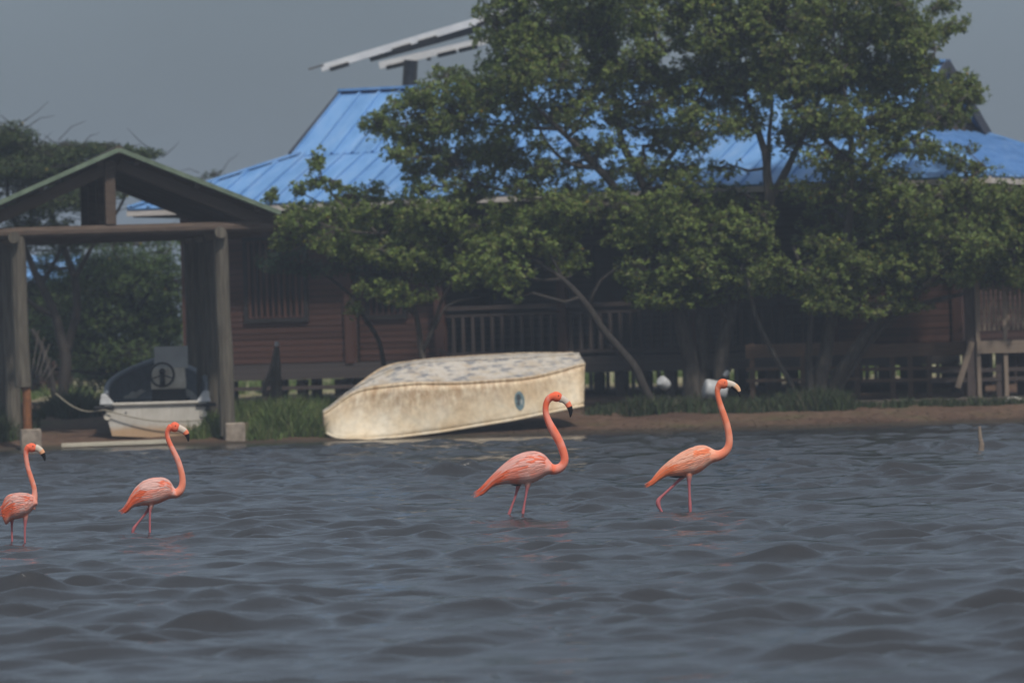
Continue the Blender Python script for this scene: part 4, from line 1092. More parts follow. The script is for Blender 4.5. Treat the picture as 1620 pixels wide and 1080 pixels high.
    for i, p in enumerate(bk):
        t_ = (pts[min(i + 1, len(pts) - 1)] - pts[max(i - 1, 0)]).normalized(); u_ = Vector((0, 1, 0)); w_ = t_.cross(u_)
        f = i / (len(bk) - 1)
        c_ = np.array((.56, .48, .40)) if f < beak['c1'] else (np.array(beak['mid']) if f < beak['c2'] else np.array((.012, .012, .014)))
        for k in range(n_):
            an = 2 * math.pi * k / n_
            cc_ = c_
            if beak.get('under') and math.cos(an) * (-1) > .35 and f > .25: cc_ = np.array((.012, .012, .014))
            mb.v.append(pts[i] + (w_ * math.cos(an) + u_ * math.sin(an) * .62) * p[2] * ps); mb.c.append(tuple(cc_))
    for i in range(len(bk) - 1):
        for k in range(n_):
            k2 = (k + 1) % n_; mb.f.append((i * n_ + k, i * n_ + k2, (i + 1) * n_ + k2, (i + 1) * n_ + k)); mb.mi.append(0)
    mb.f.append(tuple(reversed(range(n_)))); mb.f.append(tuple(range((len(bk) - 1) * n_, len(bk) * n_))); mb.mi += [0, 0]
    mb.build('beak', MT['beak'], root, smooth=True)
    for s in (-1, 1):
        c_ = L(eye[0], eye[1], s * hry * .74); mb = MB(); r_ = .0055
        mb.loft([[c_ + Vector((r_ * math.sqrt(max(1 - f * f, .01)) * math.cos(a), r_ * f, r_ * math.sqrt(max(1 - f * f, .01)) * math.sin(a))) for a in np.linspace(0, 2 * math.pi, 9)[:-1]] for f in np.linspace(-1, 1, 6)])
        mb.build('eye', MT['black'], root, smooth=True)
    return root

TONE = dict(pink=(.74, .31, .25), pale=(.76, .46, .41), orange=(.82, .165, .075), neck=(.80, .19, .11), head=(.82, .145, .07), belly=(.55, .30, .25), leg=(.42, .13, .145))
TONE_PALE = dict(TONE, pink=(.72, .36, .30), pale=(.72, .50, .46), neck=(.76, .24, .15), head=(.80, .155, .085))
TONE_SOFT = dict(TONE, pink=(.80, .33, .21), pale=(.84, .48, .36), orange=(.88, .22, .09), neck=(.78, .24, .14), head=(.74, .17, .08))

flamingo('vivid coral flamingo with black tipped bill in front of the overturned hull', 4.695, (740, 600), 48.5, (815, 821),
    [(95, 812), (115, 782), (190, 705), (270, 632), (350, 572), (430, 541), (500, 533), (560, 546), (605, 582), (640, 640)],
    [(95, 862), (112, 858), (200, 785), (290, 772), (380, 777), (450, 782), (510, 766), (560, 738), (590, 716), (640, 705)],
    [(560, 640, 60), (600, 662, 46), (650, 682, 38), (700, 668, 33), (732, 630, 30), (735, 590, 29), (722, 540, 30), (705, 490, 31), (680, 435, 32), (655, 390, 32), (628, 340, 29), (607, 285, 25), (598, 240, 23), (603, 190, 23), (622, 150, 26), (650, 132, 30), (682, 134, 32)],
    [[(455, 720, 40, -22), (455, 775, 26, -22), (446, 815, 11, -22), (436, 870, 8.5, -22), (420, 945, 9, -22), (412, 985, 13, -22), (403, 1045, 8.5, -22), (398, 1090, 8, -22)],
     [(395, 720, 36, 24), (388, 775, 22, 24), (374, 815, 11, 24), (355, 880, 8.5, 24), (326, 950, 9, 24), (311, 988, 13, 24), (290, 1040, 8.5, 24), (275, 1080, 8, 24)]],
    dict(head=(684, 137, 45, 39, .25), line=[(712, 150, 30), (738, 160, 25), (762, 182, 24), (778, 212, 22), (787, 245, 17), (786, 272, 11), (782, 292, 4)], c1=.36, c2=.57, mid=(.85, .2, .10), dark=((330, 778), (400, 786))),
    (700, 128), .78, TONE, 3)
flamingo('long striding flamingo with peach bill leading the line, one leg bent back', 4.5, (1010, 580), 49.2, (1092, 809),
    [(92, 815), (110, 780), (160, 722), (220, 670), (300, 616), (380, 577), (440, 561), (490, 562), (530, 582), (565, 610)],
    [(92, 842), (105, 840), (150, 807), (210, 772), (290, 777), (340, 772), (400, 770), (460, 746), (510, 702), (565, 672)],
    [(510, 635, 62), (550, 640, 44), (590, 637, 36), (625, 618, 32), (650, 590, 28), (661, 555, 26), (662, 510, 25), (655, 455, 25), (645, 410, 25), (630, 360, 24), (614, 310, 23), (600, 265, 21), (588, 215, 19), (583, 175, 19), (592, 145, 23), (612, 128, 30)],
    [[(372, 720, 36, -20), (368, 775, 24, -20), (365, 815, 12, -20), (366, 880, 10, -20), (367, 940, 10, -20), (368, 985, 14, -20), (369, 1035, 10, -20), (369, 1080, 9, -20)],
     [(370, 725, 34, 22), (335, 775, 18, 22), (300, 800, 11, 22), (230, 865, 10, 22), (160, 925, 10, 22), (136, 945, 20, 22), (138, 968, 20, 22), (152, 1000, 10, 22), (168, 1032, 9, 22), (180, 1045, 8, 22)]],
    dict(head=(628, 127, 42, 36, .1), line=[(652, 128, 30), (680, 132, 25), (708, 146, 25), (730, 168, 22), (741, 192, 15), (745, 214, 7), (746, 226, 3)], c1=.42, c2=.74, mid=(.72, .42, .24), dark=((230, 778), (330, 780)), under=True),
    (640, 118), .78, TONE_SOFT, 5)
flamingo('pale backed flamingo below the white motorboat, hind leg trailing', 4.909, (0, 660), 47.1, (237, 846),
    [(972, 705), (985, 672), (1010, 618), (1060, 541), (1120, 491), (1200, 468), (1280, 468), (1335, 497), (1365, 555), (1385, 590)],
    [(972, 742), (985, 742), (1040, 692), (1100, 683), (1180, 684), (1250, 668), (1305, 642), (1340, 632), (1365, 628), (1385, 625)],
    [(1310, 570, 62), (1345, 598, 40), (1380, 597, 36), (1408, 578, 33), (1426, 545, 28), (1432, 500, 25), (1427, 450, 24), (1416, 400, 23), (1402, 350, 23), (1385, 310, 23), (1362, 260, 21), (1340, 212, 20), (1322, 165, 19), (1318, 125, 19), (1330, 95, 23), (1355, 78, 30)],
    [[(1190, 640, 30, -18), (1185, 685, 20, -18), (1172, 715, 11, -18), (1168, 780, 9, -18), (1167, 850, 9, -18), (1165, 925, 9, -18), (1165, 960, 8, -18)],
     [(1185, 640, 28, 20), (1172, 690, 17, 20), (1150, 725, 11, 20), (1105, 780, 9, 20), (1062, 828, 9, 20), (1035, 862, 17, 20), (1029, 890, 10, 20), (1026, 930, 8, 20)]],
    dict(head=(1380, 80, 40, 40, .3), line=[(1408, 88, 30), (1430, 98, 26), (1454, 112, 25), (1470, 132, 22), (1480, 158, 15), (1483, 178, 10), (1482, 195, 4)], c1=.42, c2=.58, mid=(.82, .22, .12), dark=((1030, 684), (1130, 674))),
    (1388, 70), .80, TONE_PALE, 9)
flamingo('smallest flamingo seen at a slant at the left edge, standing on both legs', 4.909, (0, 660), 45.7, (30, 861),
    [(22, 700), (32, 655), (55, 612), (90, 592), (130, 586), (170, 585), (220, 590), (260, 606), (285, 630), (300, 660)],
    [(22, 760), (42, 832), (62, 828), (90, 795), (130, 790), (170, 783), (220, 765), (255, 728), (280, 695), (300, 680)],
    [(240, 690, 55), (268, 655, 34), (280, 620, 24), (281, 580, 20), (276, 540, 20), (264, 500, 20), (252, 460, 20), (240, 420, 19), (230, 380, 19), (224, 340, 19), (220, 300, 19), (221, 270, 20), (230, 245, 25), (250, 232, 30)],
    [[(205, 730, 36, -28), (206, 780, 20, -28), (203, 825, 12, -28), (198, 880, 8.5, -28), (196, 990, 8.5, -28), (196, 1030, 8, -28)],
     [(100, 740, 34, 30), (96, 790, 16, 30), (93, 830, 9, 30), (92, 900, 8, 30), (92, 985, 8, 30), (92, 1030, 8, 30)]],
    dict(head=(268, 237, 40, 36, .25), line=[(296, 238, 29), (318, 246, 25), (340, 265, 24), (354, 290, 20), (362, 312, 14), (366, 330, 9), (367, 345, 4)], c1=.34, c2=.55, mid=(.72, .36, .2), dark=((70, 800), (95, 790))),
    (280, 226), .95, TONE_PALE, 14, tail_len=.5)
# ------------------------------------------------------------------ trees
LEAF_TONES = np.array([(.125, .178, .040), (.155, .215, .046), (.100, .145, .038), (.180, .225, .055), (.150, .158, .048)])
def leaves_from(pos, axis, nper, ln, wd, trng, tones=LEAF_TONES, spread=(35, 95), yellow=.004, tint=None):
    """rosettes of leaves round each sprig tip"""
    S = len(pos); n_ = S * nper
    A = np.repeat(axis, nper, 0); P0 = np.repeat(pos, nper, 0)
    r = trng.normal(size=(n_, 3)); perp = r - (r * A).sum(1, keepdims=True) * A; perp /= np.linalg.norm(perp, axis=1, keepdims=True) + 1e-9
    th = np.radians(trng.uniform(spread[0], spread[1], n_))[:, None]
    d = A * np.cos(th) + perp * np.sin(th)
    d[:, 2] += .12; d /= np.linalg.norm(d, axis=1, keepdims=True)
    wv = np.cross(d, A); wv /= np.linalg.norm(wv, axis=1, keepdims=True) + 1e-9
    tw = trng.normal(0, .4, n_)[:, None]; nv = np.cross(wv, d); wv = wv * np.cos(tw) + nv * np.sin(tw)
    L_ = (ln * trng.uniform(.65, 1.25, n_))[:, None]; W_ = (wd * trng.uniform(.7, 1.2, n_))[:, None]
    base = P0 - A * (trng.uniform(0, .09, n_)[:, None]) * (ln / .085)
    tip = base + d * L_; tip[:, 2] -= (L_[:, 0] * .12)
    mid = base + d * L_ * .55
    Q = np.stack([base, mid + wv * W_ * .5, tip, mid - wv * W_ * .5], 1)
    c = tones[trng.integers(0, len(tones), n_)] * trng.uniform(.8, 1.25, n_)[:, None]
    sprig = np.repeat(trng.uniform(.82, 1.2, S), nper)[:, None]; c = c * sprig
    y = trng.random(n_) < yellow; c[y] = (.38, .26, .03)
    return Q, c

def tree(name, label, cat, D0, limbs, clumps, seed, nsprig=1.0, nper=9, ln=.078, wd=.042, tones=LEAF_TONES, barkmat='bark', depth=1.0, twigs=.3, group=None, spread=(35, 95), gap=.0, bare=0, yellow=.003):
    trng = np.random.default_rng(seed); pr = random.Random(seed)
    b0 = W(limbs[0][0][0], limbs[0][0][1], D0); root_p = Vector((b0.x, D0, ground_z(b0.x, D0) - .05))
    root = thing(name, label, cat, root_p, 0, group)
    wood = MB(); skeleton = []
    for lb in limbs:
        pts = []; off = lb[0][3] if len(lb[0]) > 3 else 0.0
        for i, q in enumerate(lb):
            dd = q[3] if len(q) > 3 else off
            p = W(q[0], q[1], D0 + dd)
            pts.append((p, q[2]))
        if pts[0][0].z < root_p.z + 1.2 and lb[0][1] > 560: pts[0][0].z = root_p.z - .1
        fine, rad = [], []
        for (p, r1), (q, r2) in zip(pts[:-1], pts[1:]):
            k = max(2, int((q - p).length / .18))
            for j in range(k):
                f = j / k; x = p.lerp(q, f); j_ = min(.05, .35 * r1 + .012)
                x = x + Vector((mnoise.noise(x * 2.1 + Vector((seed, 0, 0))), mnoise.noise(x * 2.1 + Vector((0, seed, 9))), 0)) * j_ * 1.6
                fine.append(x); rad.append((r1 + (r2 - r1) * f) * (1 + .10 * mnoise.noise(x * 5)))
        fine.append(pts[-1][0]); rad.append(pts[-1][1] * .8)
        for _ in range(1):
            fine = [fine[0]] + [(fine[i - 1] + fine[i] * 2 + fine[i + 1]) / 4 for i in range(1, len(fine) - 1)] + [fine[-1]]
        wood.tube(fine, rad, 9 if rad[0] > .05 else 6)
        skeleton += [(p, r) for p, r in zip(fine, rad)]
    SKP = np.array([list(p) for p, r in skeleton]); SKR = np.array([r for p, r in skeleton])
    branch = MB(); POS, AX = [], []
    for cl in clumps:
        cx_, cy_, rx, ry = cl[:4]; dens = cl[4] if len(cl) > 4 else 1.0; dof_ = cl[5] if len(cl) > 5 else trng.uniform(-1.2, 1.2) * depth
        D = D0 + dof_; c = W(cx_, cy_, D); mpp = D / FPX
        ax_, az_ = rx * mpp * 1.30, ry * mpp * 1.30; ay_ = max(min(ax_, 1.0), .35)
        # bough from the nearest stout wood below the clump
        v_ = SKP - np.array(c); dist = np.linalg.norm(v_, axis=1) + np.maximum(SKP[:, 2] - c.z, 0) * 1.5
        k = int(np.argmin(dist)); p0 = Vector(SKP[k]); r0 = min(SKR[k] * .7, .045)
        m1 = p0.lerp(c, .35) + Vector((pr.uniform(-.12, .12), pr.uniform(-.1, .1), pr.uniform(-.1, .12))); m2 = p0.lerp(c, .7) + Vector((pr.uniform(-.12, .12), pr.uniform(-.1, .1), pr.uniform(.0, .12)))
        if (c - p0).length > .15: branch.tube([p0, m1, m2, c], [r0, r0 * .8, r0 * .6, r0 * .42], 5, cap=False)
        ns = max(5, int(dens * nsprig * 275 * (ax_ * az_ * math.pi)))
        u = trng.normal(size=(ns * 3, 3)); u /= np.linalg.norm(u, axis=1, keepdims=True)
        rr = trng.random(ns * 3) ** (1 / 2.3); q = u * rr[:, None]
        q[:, 2] = np.where(q[:, 2] < 0, q[:, 2] * .8, q[:, 2])
        pos = np.array(c) + q * np.array([ax_, ay_, az_])
        nn = np.array([mnoise.noise(Vector(p) * 1.9 + Vector((seed * 3.1, 0, 0))) + .6 * mnoise.noise(Vector(p) * 4.3) for p in pos])
        keep = np.argsort(-(nn + trng.normal(0, .25, len(nn))))[:ns] if gap > 0 else np.arange(ns)
        pos = pos[keep]; ax = u[keep] * .55 + np.array([0, -.05, .65]) + trng.normal(0, .35, (len(keep), 3)); ax /= np.linalg.norm(ax, axis=1, keepdims=True)
        POS.append(pos); AX.append(ax)
        nt_ = int(len(pos) * twigs)
        for i in range(nt_):
            e = Vector(pos[i]); s0 = m2.lerp(c, pr.uniform(.1, 1)) if pr.random() < .8 else c
            md = s0.lerp(e, .5) + Vector((pr.uniform(-.06, .06), pr.uniform(-.06, .06), pr.uniform(-.05, .08)))
            branch.tube([s0, md, e], [.011, .008, .004], 3, cap=False)
        for i in range(int(bare * ax_ * az_ * 60)):
            a_ = c + Vector((pr.uniform(-1, 1) * ax_, pr.uniform(-1, 1) * ay_, pr.uniform(-1, 1) * az_))
            an = pr.uniform(-.4, .9); l_ = pr.uniform(.25, .7); sg = pr.choice((-1, 1))
            e = a_ + Vector((sg * math.cos(an) * l_, pr.uniform(-.2, .2), math.sin(an) * l_)); md = a_.lerp(e, .5) + Vector((0, 0, pr.uniform(-.05, .1)))
            branch.tube([a_, md, e], [.012, .009, .004], 3, cap=False)
    wood.build('trunk', MT[barkmat], root, smooth=True, world=True)
    if branch.v: tag(branch.build('branches', MT[barkmat], root, smooth=True, world=True), kind='stuff')
    POS = np.concatenate(POS); AX = np.concatenate(AX)
    Q, c = leaves_from(POS, AX, nper, ln, wd, trng, tones, spread, yellow)
    quads_mesh('crown', Q, c, MT['leaf'], root, origin=root_p)
    return root

def fill(poly, gaps, sx_, sy_, rx, ry, dens, seed, offs=None):
    """clumps strewn evenly through a crown outline, leaving its gaps open"""
    fr = random.Random(seed); out = []
    def inside(x, y):
        c = False; j = len(poly) - 1
        for i in range(len(poly)):
            (xi, yi), (xj, yj) = poly[i], poly[j]
            if (yi > y) != (yj > y) and x < (xj - xi) * (y - yi) / (yj - yi) + xi: c = not c
            j = i
        return c
    x0, x1 = min(p[0] for p in poly), max(p[0] for p in poly); y0, y1 = min(p[1] for p in poly), max(p[1] for p in poly)
    r = 0; y = y0
    while y < y1:
        x = x0 + (sx_ / 2 if r % 2 else 0)
        while x < x1:
            a, b_ = x + fr.uniform(-.35, .35) * sx_, y + fr.uniform(-.35, .35) * sy_
            if inside(a, b_) and not any(((a - g[0]) / (g[2] * .6 + rx * .1)) ** 2 + ((b_ - g[1]) / (g[3] * .6 + ry * .1)) ** 2 < 1 for g in gaps):
                c = (a, b_, rx * fr.uniform(.7, 1.25), ry * fr.uniform(.7, 1.25), dens * fr.uniform(.6, 1.3))
                out.append(c + ((offs + fr.uniform(-.3, .3),) if offs is not None else (fr.uniform(-1.3, 1.5),)))
            x += sx_
        y += sy_; r += 1
    return out

# the big mangrove behind the two right-hand birds
limbsA = [
    [(1097, 640, .17), (1088, 570, .145), (1076, 500, .125), (1052, 410, .10), (1005, 330, .085), (945, 265, .065), (885, 205, .045), (825, 145, .03)],
    [(1112, 640, .13, .15), (1108, 545, .115, .15), (1112, 470, .10, .2), (1080, 385, .085, .3), (1020, 300, .075, .3), (985, 225, .065, .2), (968, 135, .045), (945, 60, .028)],
    [(1136, 640, .145, -.1), (1143, 545, .125, -.1), (1163, 475, .115, -.1), (1192, 400, .11), (1219, 315, .10), (1211, 240, .065), (1185, 165, .05), (1155, 80, .03)],
    [(1219, 315, .08), (1252, 255, .06), (1285, 190, .045), (1300, 130, .03)],
    [(1215, 300, .05), (1216, 230, .04), (1222, 160, .03)],
    [(945, 265, .05), (900, 262, .035), (860, 225, .028), (850, 190, .022)],
    [(1005, 330, .05), (930, 330, .04), (850, 318, .03), (770, 295, .02)],
    [(885, 205, .03), (800, 200, .028), (720, 190, .022), (650, 180, .015)],
    [(968, 135, .04), (1040, 90, .03), (1110, 50, .025)],
    [(1020, 300, .05), (1060, 250, .04), (1095, 190, .03), (1120, 130, .025)],
    [(1150, 510, .03, -.3), (1118, 440, .022, -.4), (1070, 400, .018, -.4)],
]
clA = [(705, 125, 40, 18, .8), (650, 158, 36, 18, .7), (606, 205, 32, 27, .95), (655, 232, 42, 26, .7), (722, 185, 55, 38), (705, 255, 50, 27, .8), (785, 145, 58, 40), (790, 235, 52, 34), (850, 105, 66, 44), (825, 45, 66, 44),
       (915, 40, 66, 44), (910, 175, 52, 30, .8), (985, 108, 58, 44), (1005, 178, 45, 22, .6), (965, 30, 56, 38), (1060, 150, 46, 26, .7), (745, 290, 48, 22, .7), (820, 285, 40, 22, .5), (1080, 20, 50, 26, .6), (1020, 20, 40, 22, .5),
       (1010, 265, 40, 20, .35), (1065, 285, 44, 20, .5), (1092, 215, 45, 28, .6), (1122, 128, 58, 46), (1150, 50, 66, 44, .9), (1100, 5, 55, 28, .7), (1170, 190, 42, 24, .6), (1180, 110, 50, 36, .9), (665, 185, 34, 18, .5), (690, 295, 30, 14, .5),
       (930, 235, 26, 12, .3), (870, 265, 30, 12, .35), (880, 322, 66, 22, .9), (960, 325, 56, 22, .8), (1060, 322, 54, 22, .8), (1145, 310, 50, 22, .6), (870, -20, 90, 30), (1000, -20, 80, 26), (1120, -30, 90, 26),
       (1008, 368, 56, 32, 1, -.9), (1078, 358, 56, 32, 1, -1), (1148, 366, 56, 38, 1, -1), (1190, 388, 34, 26, .9, -.9), (1028, 428, 46, 28, 1, -1), (1098, 436, 56, 34, 1, -1), (1062, 474, 40, 16, 1, -.9), (1178, 440, 28, 18, .9, -.9), (1020, 472, 24, 14, .9, -.9),
       (880, 360, 50, 24, .9, .2), (930, 350, 40, 22, .7, .3)]
clA += fill([(775, -30), (748, 55), (718, 115), (650, 158), (588, 195), (590, 235), (650, 285), (700, 308), (1060, 312), (1180, 265), (1245, 150), (1215, -30)],
             [(882, 232, 30, 16), (972, 243, 26, 18), (1002, 192, 18, 12), (1140, 250, 34, 26), (1050, 55, 30, 24), (1065, 105, 20, 12), (1125, 90, 14, 12), (690, 215, 18, 10), (760, 262, 16, 8), (1000, 275, 14, 8)], 44, 33, 30, 20, .6, 5)
clA += fill([(860, 318), (1205, 318), (1210, 455), (1150, 470), (1005, 480), (985, 352), (870, 350)], [(1230, 380, 30, 40), (945, 400, 40, 30)], 44, 32, 28, 18, .5, 6, -.4)
tree('mangrove_tree', 'largest dark green tree with three trunks standing behind the leading flamingo', 'tree', 89.6, limbsA, clA, 21, nsprig=1.0, gap=1, group='trees in front of the house')
# right tree with many stems
limbsB = [
    [(1292, 640, .15), (1300, 570, .13), (1318, 490, .10), (1338, 400, .085), (1350, 310, .07), (1345, 210, .05), (1332, 120, .03)],
    [(1300, 640, .13, .1), (1338, 572, .11), (1378, 512, .09), (1440, 470, .07), (1520, 405, .05), (1575, 350, .03)],
    [(1284, 640, .08, -.1), (1278, 560, .06, -.1), (1286, 485, .05, -.1), (1262, 430, .03, -.1)],
    [(1276, 612, .05, -.3), (1222, 555, .045, -.4), (1194, 500, .04, -.4), (1182, 430, .03, -.4)],
    [(1306, 640, .09, .2), (1360, 560, .075, .2), (1405, 505, .06, .2), (1460, 480, .05, .1), (1545, 460, .03)],
    [(1350, 310, .06), (1410, 240, .045), (1450, 170, .035), (1480, 80, .02)],
    [(1345, 260, .05), (1285, 200, .04), (1240, 120, .03)],
    [(1338, 400, .06), (1420, 340, .045), (1500, 300, .035), (1560, 265, .02)],
    [(1410, 240, .035), (1470, 200, .028), (1530, 150, .018)],
    [(1318, 490, .05), (1270, 430, .04), (1255, 390, .03)],
]
clB = [(1232, 25, 62, 46), (1312, 35, 66, 46), (1388, 28, 56, 42), (1436, 58, 42, 36), (1474, 52, 26, 22, .9), (1500, 44, 14, 8, .9), (1252, 112, 62, 42), (1330, 115, 66, 46), (1408, 118, 56, 42), (1455, 112, 32, 24, .9), (1290, 185, 56, 30, .8), (1368, 192, 66, 32, .9), (1428, 190, 46, 26, .8),
       (1496, 150, 34, 20, .7), (1530, 140, 22, 22, .9), (1550, 152, 14, 18, .9), (1480, 186, 40, 22, .8), (1450, 240, 56, 20, .45), (1380, 262, 54, 22, .5), (1508, 250, 26, 12, .5), (1300, 250, 40, 20, .4), (1410, 285, 50, 18, .5), (1560, 268, 26, 16, .7), (1530, 232, 20, 10, .4),
       (1296, 300, 64, 24, .7), (1420, 318, 76, 26, .9), (1516, 312, 56, 26, .9), (1580, 332, 46, 34), (1340, 372, 76, 36, 1), (1450, 376, 76, 40), (1538, 386, 66, 40), (1600, 395, 46, 40), (1650, 350, 50, 60), (1640, 430, 40, 30), (1258, 428, 56, 28, 1, -.9), (1330, 436, 66, 34, 1, -.8), (1420, 434, 56, 34, 1, -.6), (1500, 428, 46, 28, 1), (1560, 440, 46, 20, .9),
       (1378, 488, 50, 16, .9, -.7), (1300, 478, 46, 16, .9, -.9), (1600, 300, 34, 18, .8), (1215, 450, 26, 18, 1, -.9), (1440, 480, 40, 12, .8), (1310, -20, 90, 24), (1400, -18, 60, 20), (1610, 445, 30, 18, .9)]
clB += fill([(1190, -30), (1470, -30), (1508, 52), (1478, 100), (1552, 140), (1545, 170), (1490, 190), (1460, 228), (1555, 268), (1555, 290), (1262, 300), (1235, 200)],
             [(1285, 250, 34, 22), (1380, 236, 26, 9), (1462, 214, 30, 10), (1340, 285, 24, 8), (1200, 262, 20, 20), (1480, 265, 30, 12), (1225, 60, 10, 10)], 44, 33, 30, 20, .6, 7)
clB += fill([(1262, 298), (1640, 300), (1650, 450), (1500, 455), (1400, 480), (1250, 470), (1245, 420), (1300, 380)], [(1262, 350, 24, 45)], 46, 32, 30, 18, .55, 8)
tree('mangrove_tree', 'spreading tree of many slanting stems at the right before the platform', 'tree', 88.9, limbsB, clB, 33, nsprig=1.0, gap=1, group='trees in front of the house', yellow=.006,
     tones=LEAF_TONES * np.array([.95, .93, .95]))
# leaning trunk with a tuft of foliage
limbsE = [[(1046, 618, .085), (1000, 575, .075), (962, 530, .068), (930, 485, .062), (890, 440, .05), (845, 410, .035), (800, 395, .02)],
          [(930, 485, .03), (948, 440, .025), (1000, 412, .015)], [(890, 440, .03), (870, 400, .022), (850, 370, .015)]]
clE = [(800, 422, 48, 24, 1, -.3), (838, 382, 40, 28, 1, -.2), (798, 452, 34, 15, 1, -.4), (770, 400, 40, 28, .9, .2), (862, 350, 40, 22, .9, .1), (880, 400, 40, 26, .8, .5), (820, 470, 14, 6, .8, -.4), (905, 425, 30, 16, .7, .4)]
tree('mangrove_tree', 'thin trunk leaning far over to the left behind the hull stern', 'tree', 88.6, limbsE, clE, 40, nsprig=1.0, gap=1, group='trees in front of the house', tones=LEAF_TONES * 1.1, barkmat='dark_bark')
# shrubby tree before the left windows
limbsC = [[(682, 620, .07), (668, 560, .055), (660, 500, .045), (640, 430, .035), (600, 370, .03), (545, 330, .022), (508, 285, .012), (504, 245, .008)],
          [(668, 560, .04), (690, 510, .03), (700, 470, .028), (740, 410, .025), (770, 360, .015)],
          [(660, 500, .03), (620, 470, .022), (565, 470, .015)], [(690, 520, .025), (705, 480, .022), (760, 470, .015)],
          [(600, 370, .025), (540, 365, .02), (470, 340, .012), (430, 318, .007)], [(640, 430, .03), (690, 380, .025), (720, 340, .015)],
          [(700, 560, .02), (690, 548, .015), (735, 575, .01)], [(520, 325, .012), (480, 310, .01), (474, 288, .006)]]
clC = [(430, 312, 14, 15, .9, -.2), (474, 297, 15, 13, .9, -.2), (504, 256, 14, 22, 1, -.2), (526, 290, 15, 12, .9, -.2), (500, 285, 14, 12, .9, -.2), (562, 312, 36, 20, 1), (482, 345, 46, 24, 1), (550, 358, 55, 32), (620, 338, 50, 28), (688, 348, 55, 30), (642, 398, 50, 28), (572, 398, 46, 26), (720, 398, 55, 32),
       (780, 365, 44, 30, .9), (600, 455, 36, 18, 1, -.6), (640, 470, 44, 14, 1, -.6), (556, 488, 13, 16, 1, -.4), (688, 428, 36, 22), (530, 385, 34, 20, .9), (640, 410, 36, 18, 1, -.8), (590, 398, 24, 16, 1, -.8), (740, 440, 30, 18, .8), (660, 300, 20, 10, .7), (450, 380, 24, 16, .7), (586, 298, 24, 10, .8)]
clC += fill([(440, 335), (540, 318), (600, 300), (760, 330), (850, 350), (840, 400), (760, 425), (600, 425), (520, 400), (450, 375)], [(520, 430, 40, 10)], 44, 30, 28, 17, .5, 9)
tree('shrubby_tree', 'bushy lower tree rising behind the overturned hull in front of the windows', 'tree', 89.8, limbsC, clC, 55, nsprig=1.15, gap=1, group='trees in front of the house', tones=LEAF_TONES * 1.05)
# feathery blue green branches
FE = np.array([(.028, .065, .036), (.035, .078, .042), (.03, .062, .03)])
limbsD = [[(622, 620, .05), (600, 540, .04), (560, 470, .03), (510, 430, .02), (450, 415, .012)], [(560, 470, .02), (600, 420, .015), (640, 400, .01)]]
clD = [(440, 412, 34, 14, 1), (478, 424, 36, 14, 1), (510, 428, 34, 13, 1), (462, 398, 30, 9, 1), (545, 420, 34, 18, .7), (600, 430, 40, 24, .6), (426, 425, 16, 8, .8)]
tree('thorn_tree', 'feathery blue green branches spreading just right of the shelter roof', 'tree', 91.6, limbsD, clD, 61, nsprig=1.6, nper=16, ln=.035, wd=.012, tones=FE, barkmat='dark_bark', spread=(30, 110), depth=.4)

# thorny trees behind the shelter
TH = np.array([(.052, .082, .026), (.066, .10, .030), (.045, .066, .026), (.075, .09, .034)])
limbsF = [[(98, 620, .13), (104, 560, .11), (88, 500, .09), (66, 450, .08), (40, 400, .06), (15, 330, .045), (5, 250, .03)],
          [(104, 560, .09, .1), (122, 500, .085, .1), (118, 440, .075, .1), (100, 390, .06), (80, 340, .05), (90, 290, .035), (120, 250, .02)],
          [(88, 500, .06), (60, 490, .05), (30, 460, .04)], [(118, 440, .05), (150, 380, .04), (190, 330, .03), (215, 270, .02)], [(66, 450, .05), (90, 410, .04), (100, 380, .035)],
          [(92, 620, .07, -.2), (70, 560, .06, -.2), (50, 520, .05, -.2)]]
clF = [(18, 215, 38, 20, 1), (8, 240, 40, 22, 1.2), (60, 246, 46, 18, 1.3), (118, 238, 46, 12, 1.6), (165, 238, 44, 10, 1.6), (225, 243, 28, 9, 1.4), (90, 250, 50, 14, 1.2), (35, 265, 50, 16, 1.1), (60, 280, 66, 24, 1), (130, 272, 56, 20, 1), (40, 325, 60, 22, .9), (110, 315, 60, 20, .9), (160, 300, 40, 20, .9), (75, 420, 34, 16, .55, 3), (105, 450, 30, 14, .8, 3), (55, 450, 30, 12, .6, 3), (120, 375, 50, 14, .7), (60, 360, 50, 18, .8), (-30, 260, 40, 50), (30, 380, 50, 20, .4), (205, 262, 30, 12, .5), (110, 385, 40, 14, .4)]
tree('thorn_tree', 'dark twisted thorn tree with a flat crown behind the left log post', 'tree', 101.0, limbsF, clF, 71, nsprig=1.9, nper=9, ln=.065, wd=.03, tones=TH, barkmat='dark_bark', twigs=.25, bare=1.2, spread=(30, 110))
GR = np.array([(.072, .115, .036), (.085, .14, .04), (.058, .098, .036), (.105, .155, .046)])
limbsG = [[(228, 620, .09), (218, 560, .08), (214, 500, .07), (204, 440, .055), (180, 400, .035)], [(214, 500, .05), (250, 440, .04), (270, 390, .025)], [(218, 560, .05), (170, 520, .04), (130, 490, .025)], [(204, 440, .04), (150, 420, .03), (120, 430, .02)]]
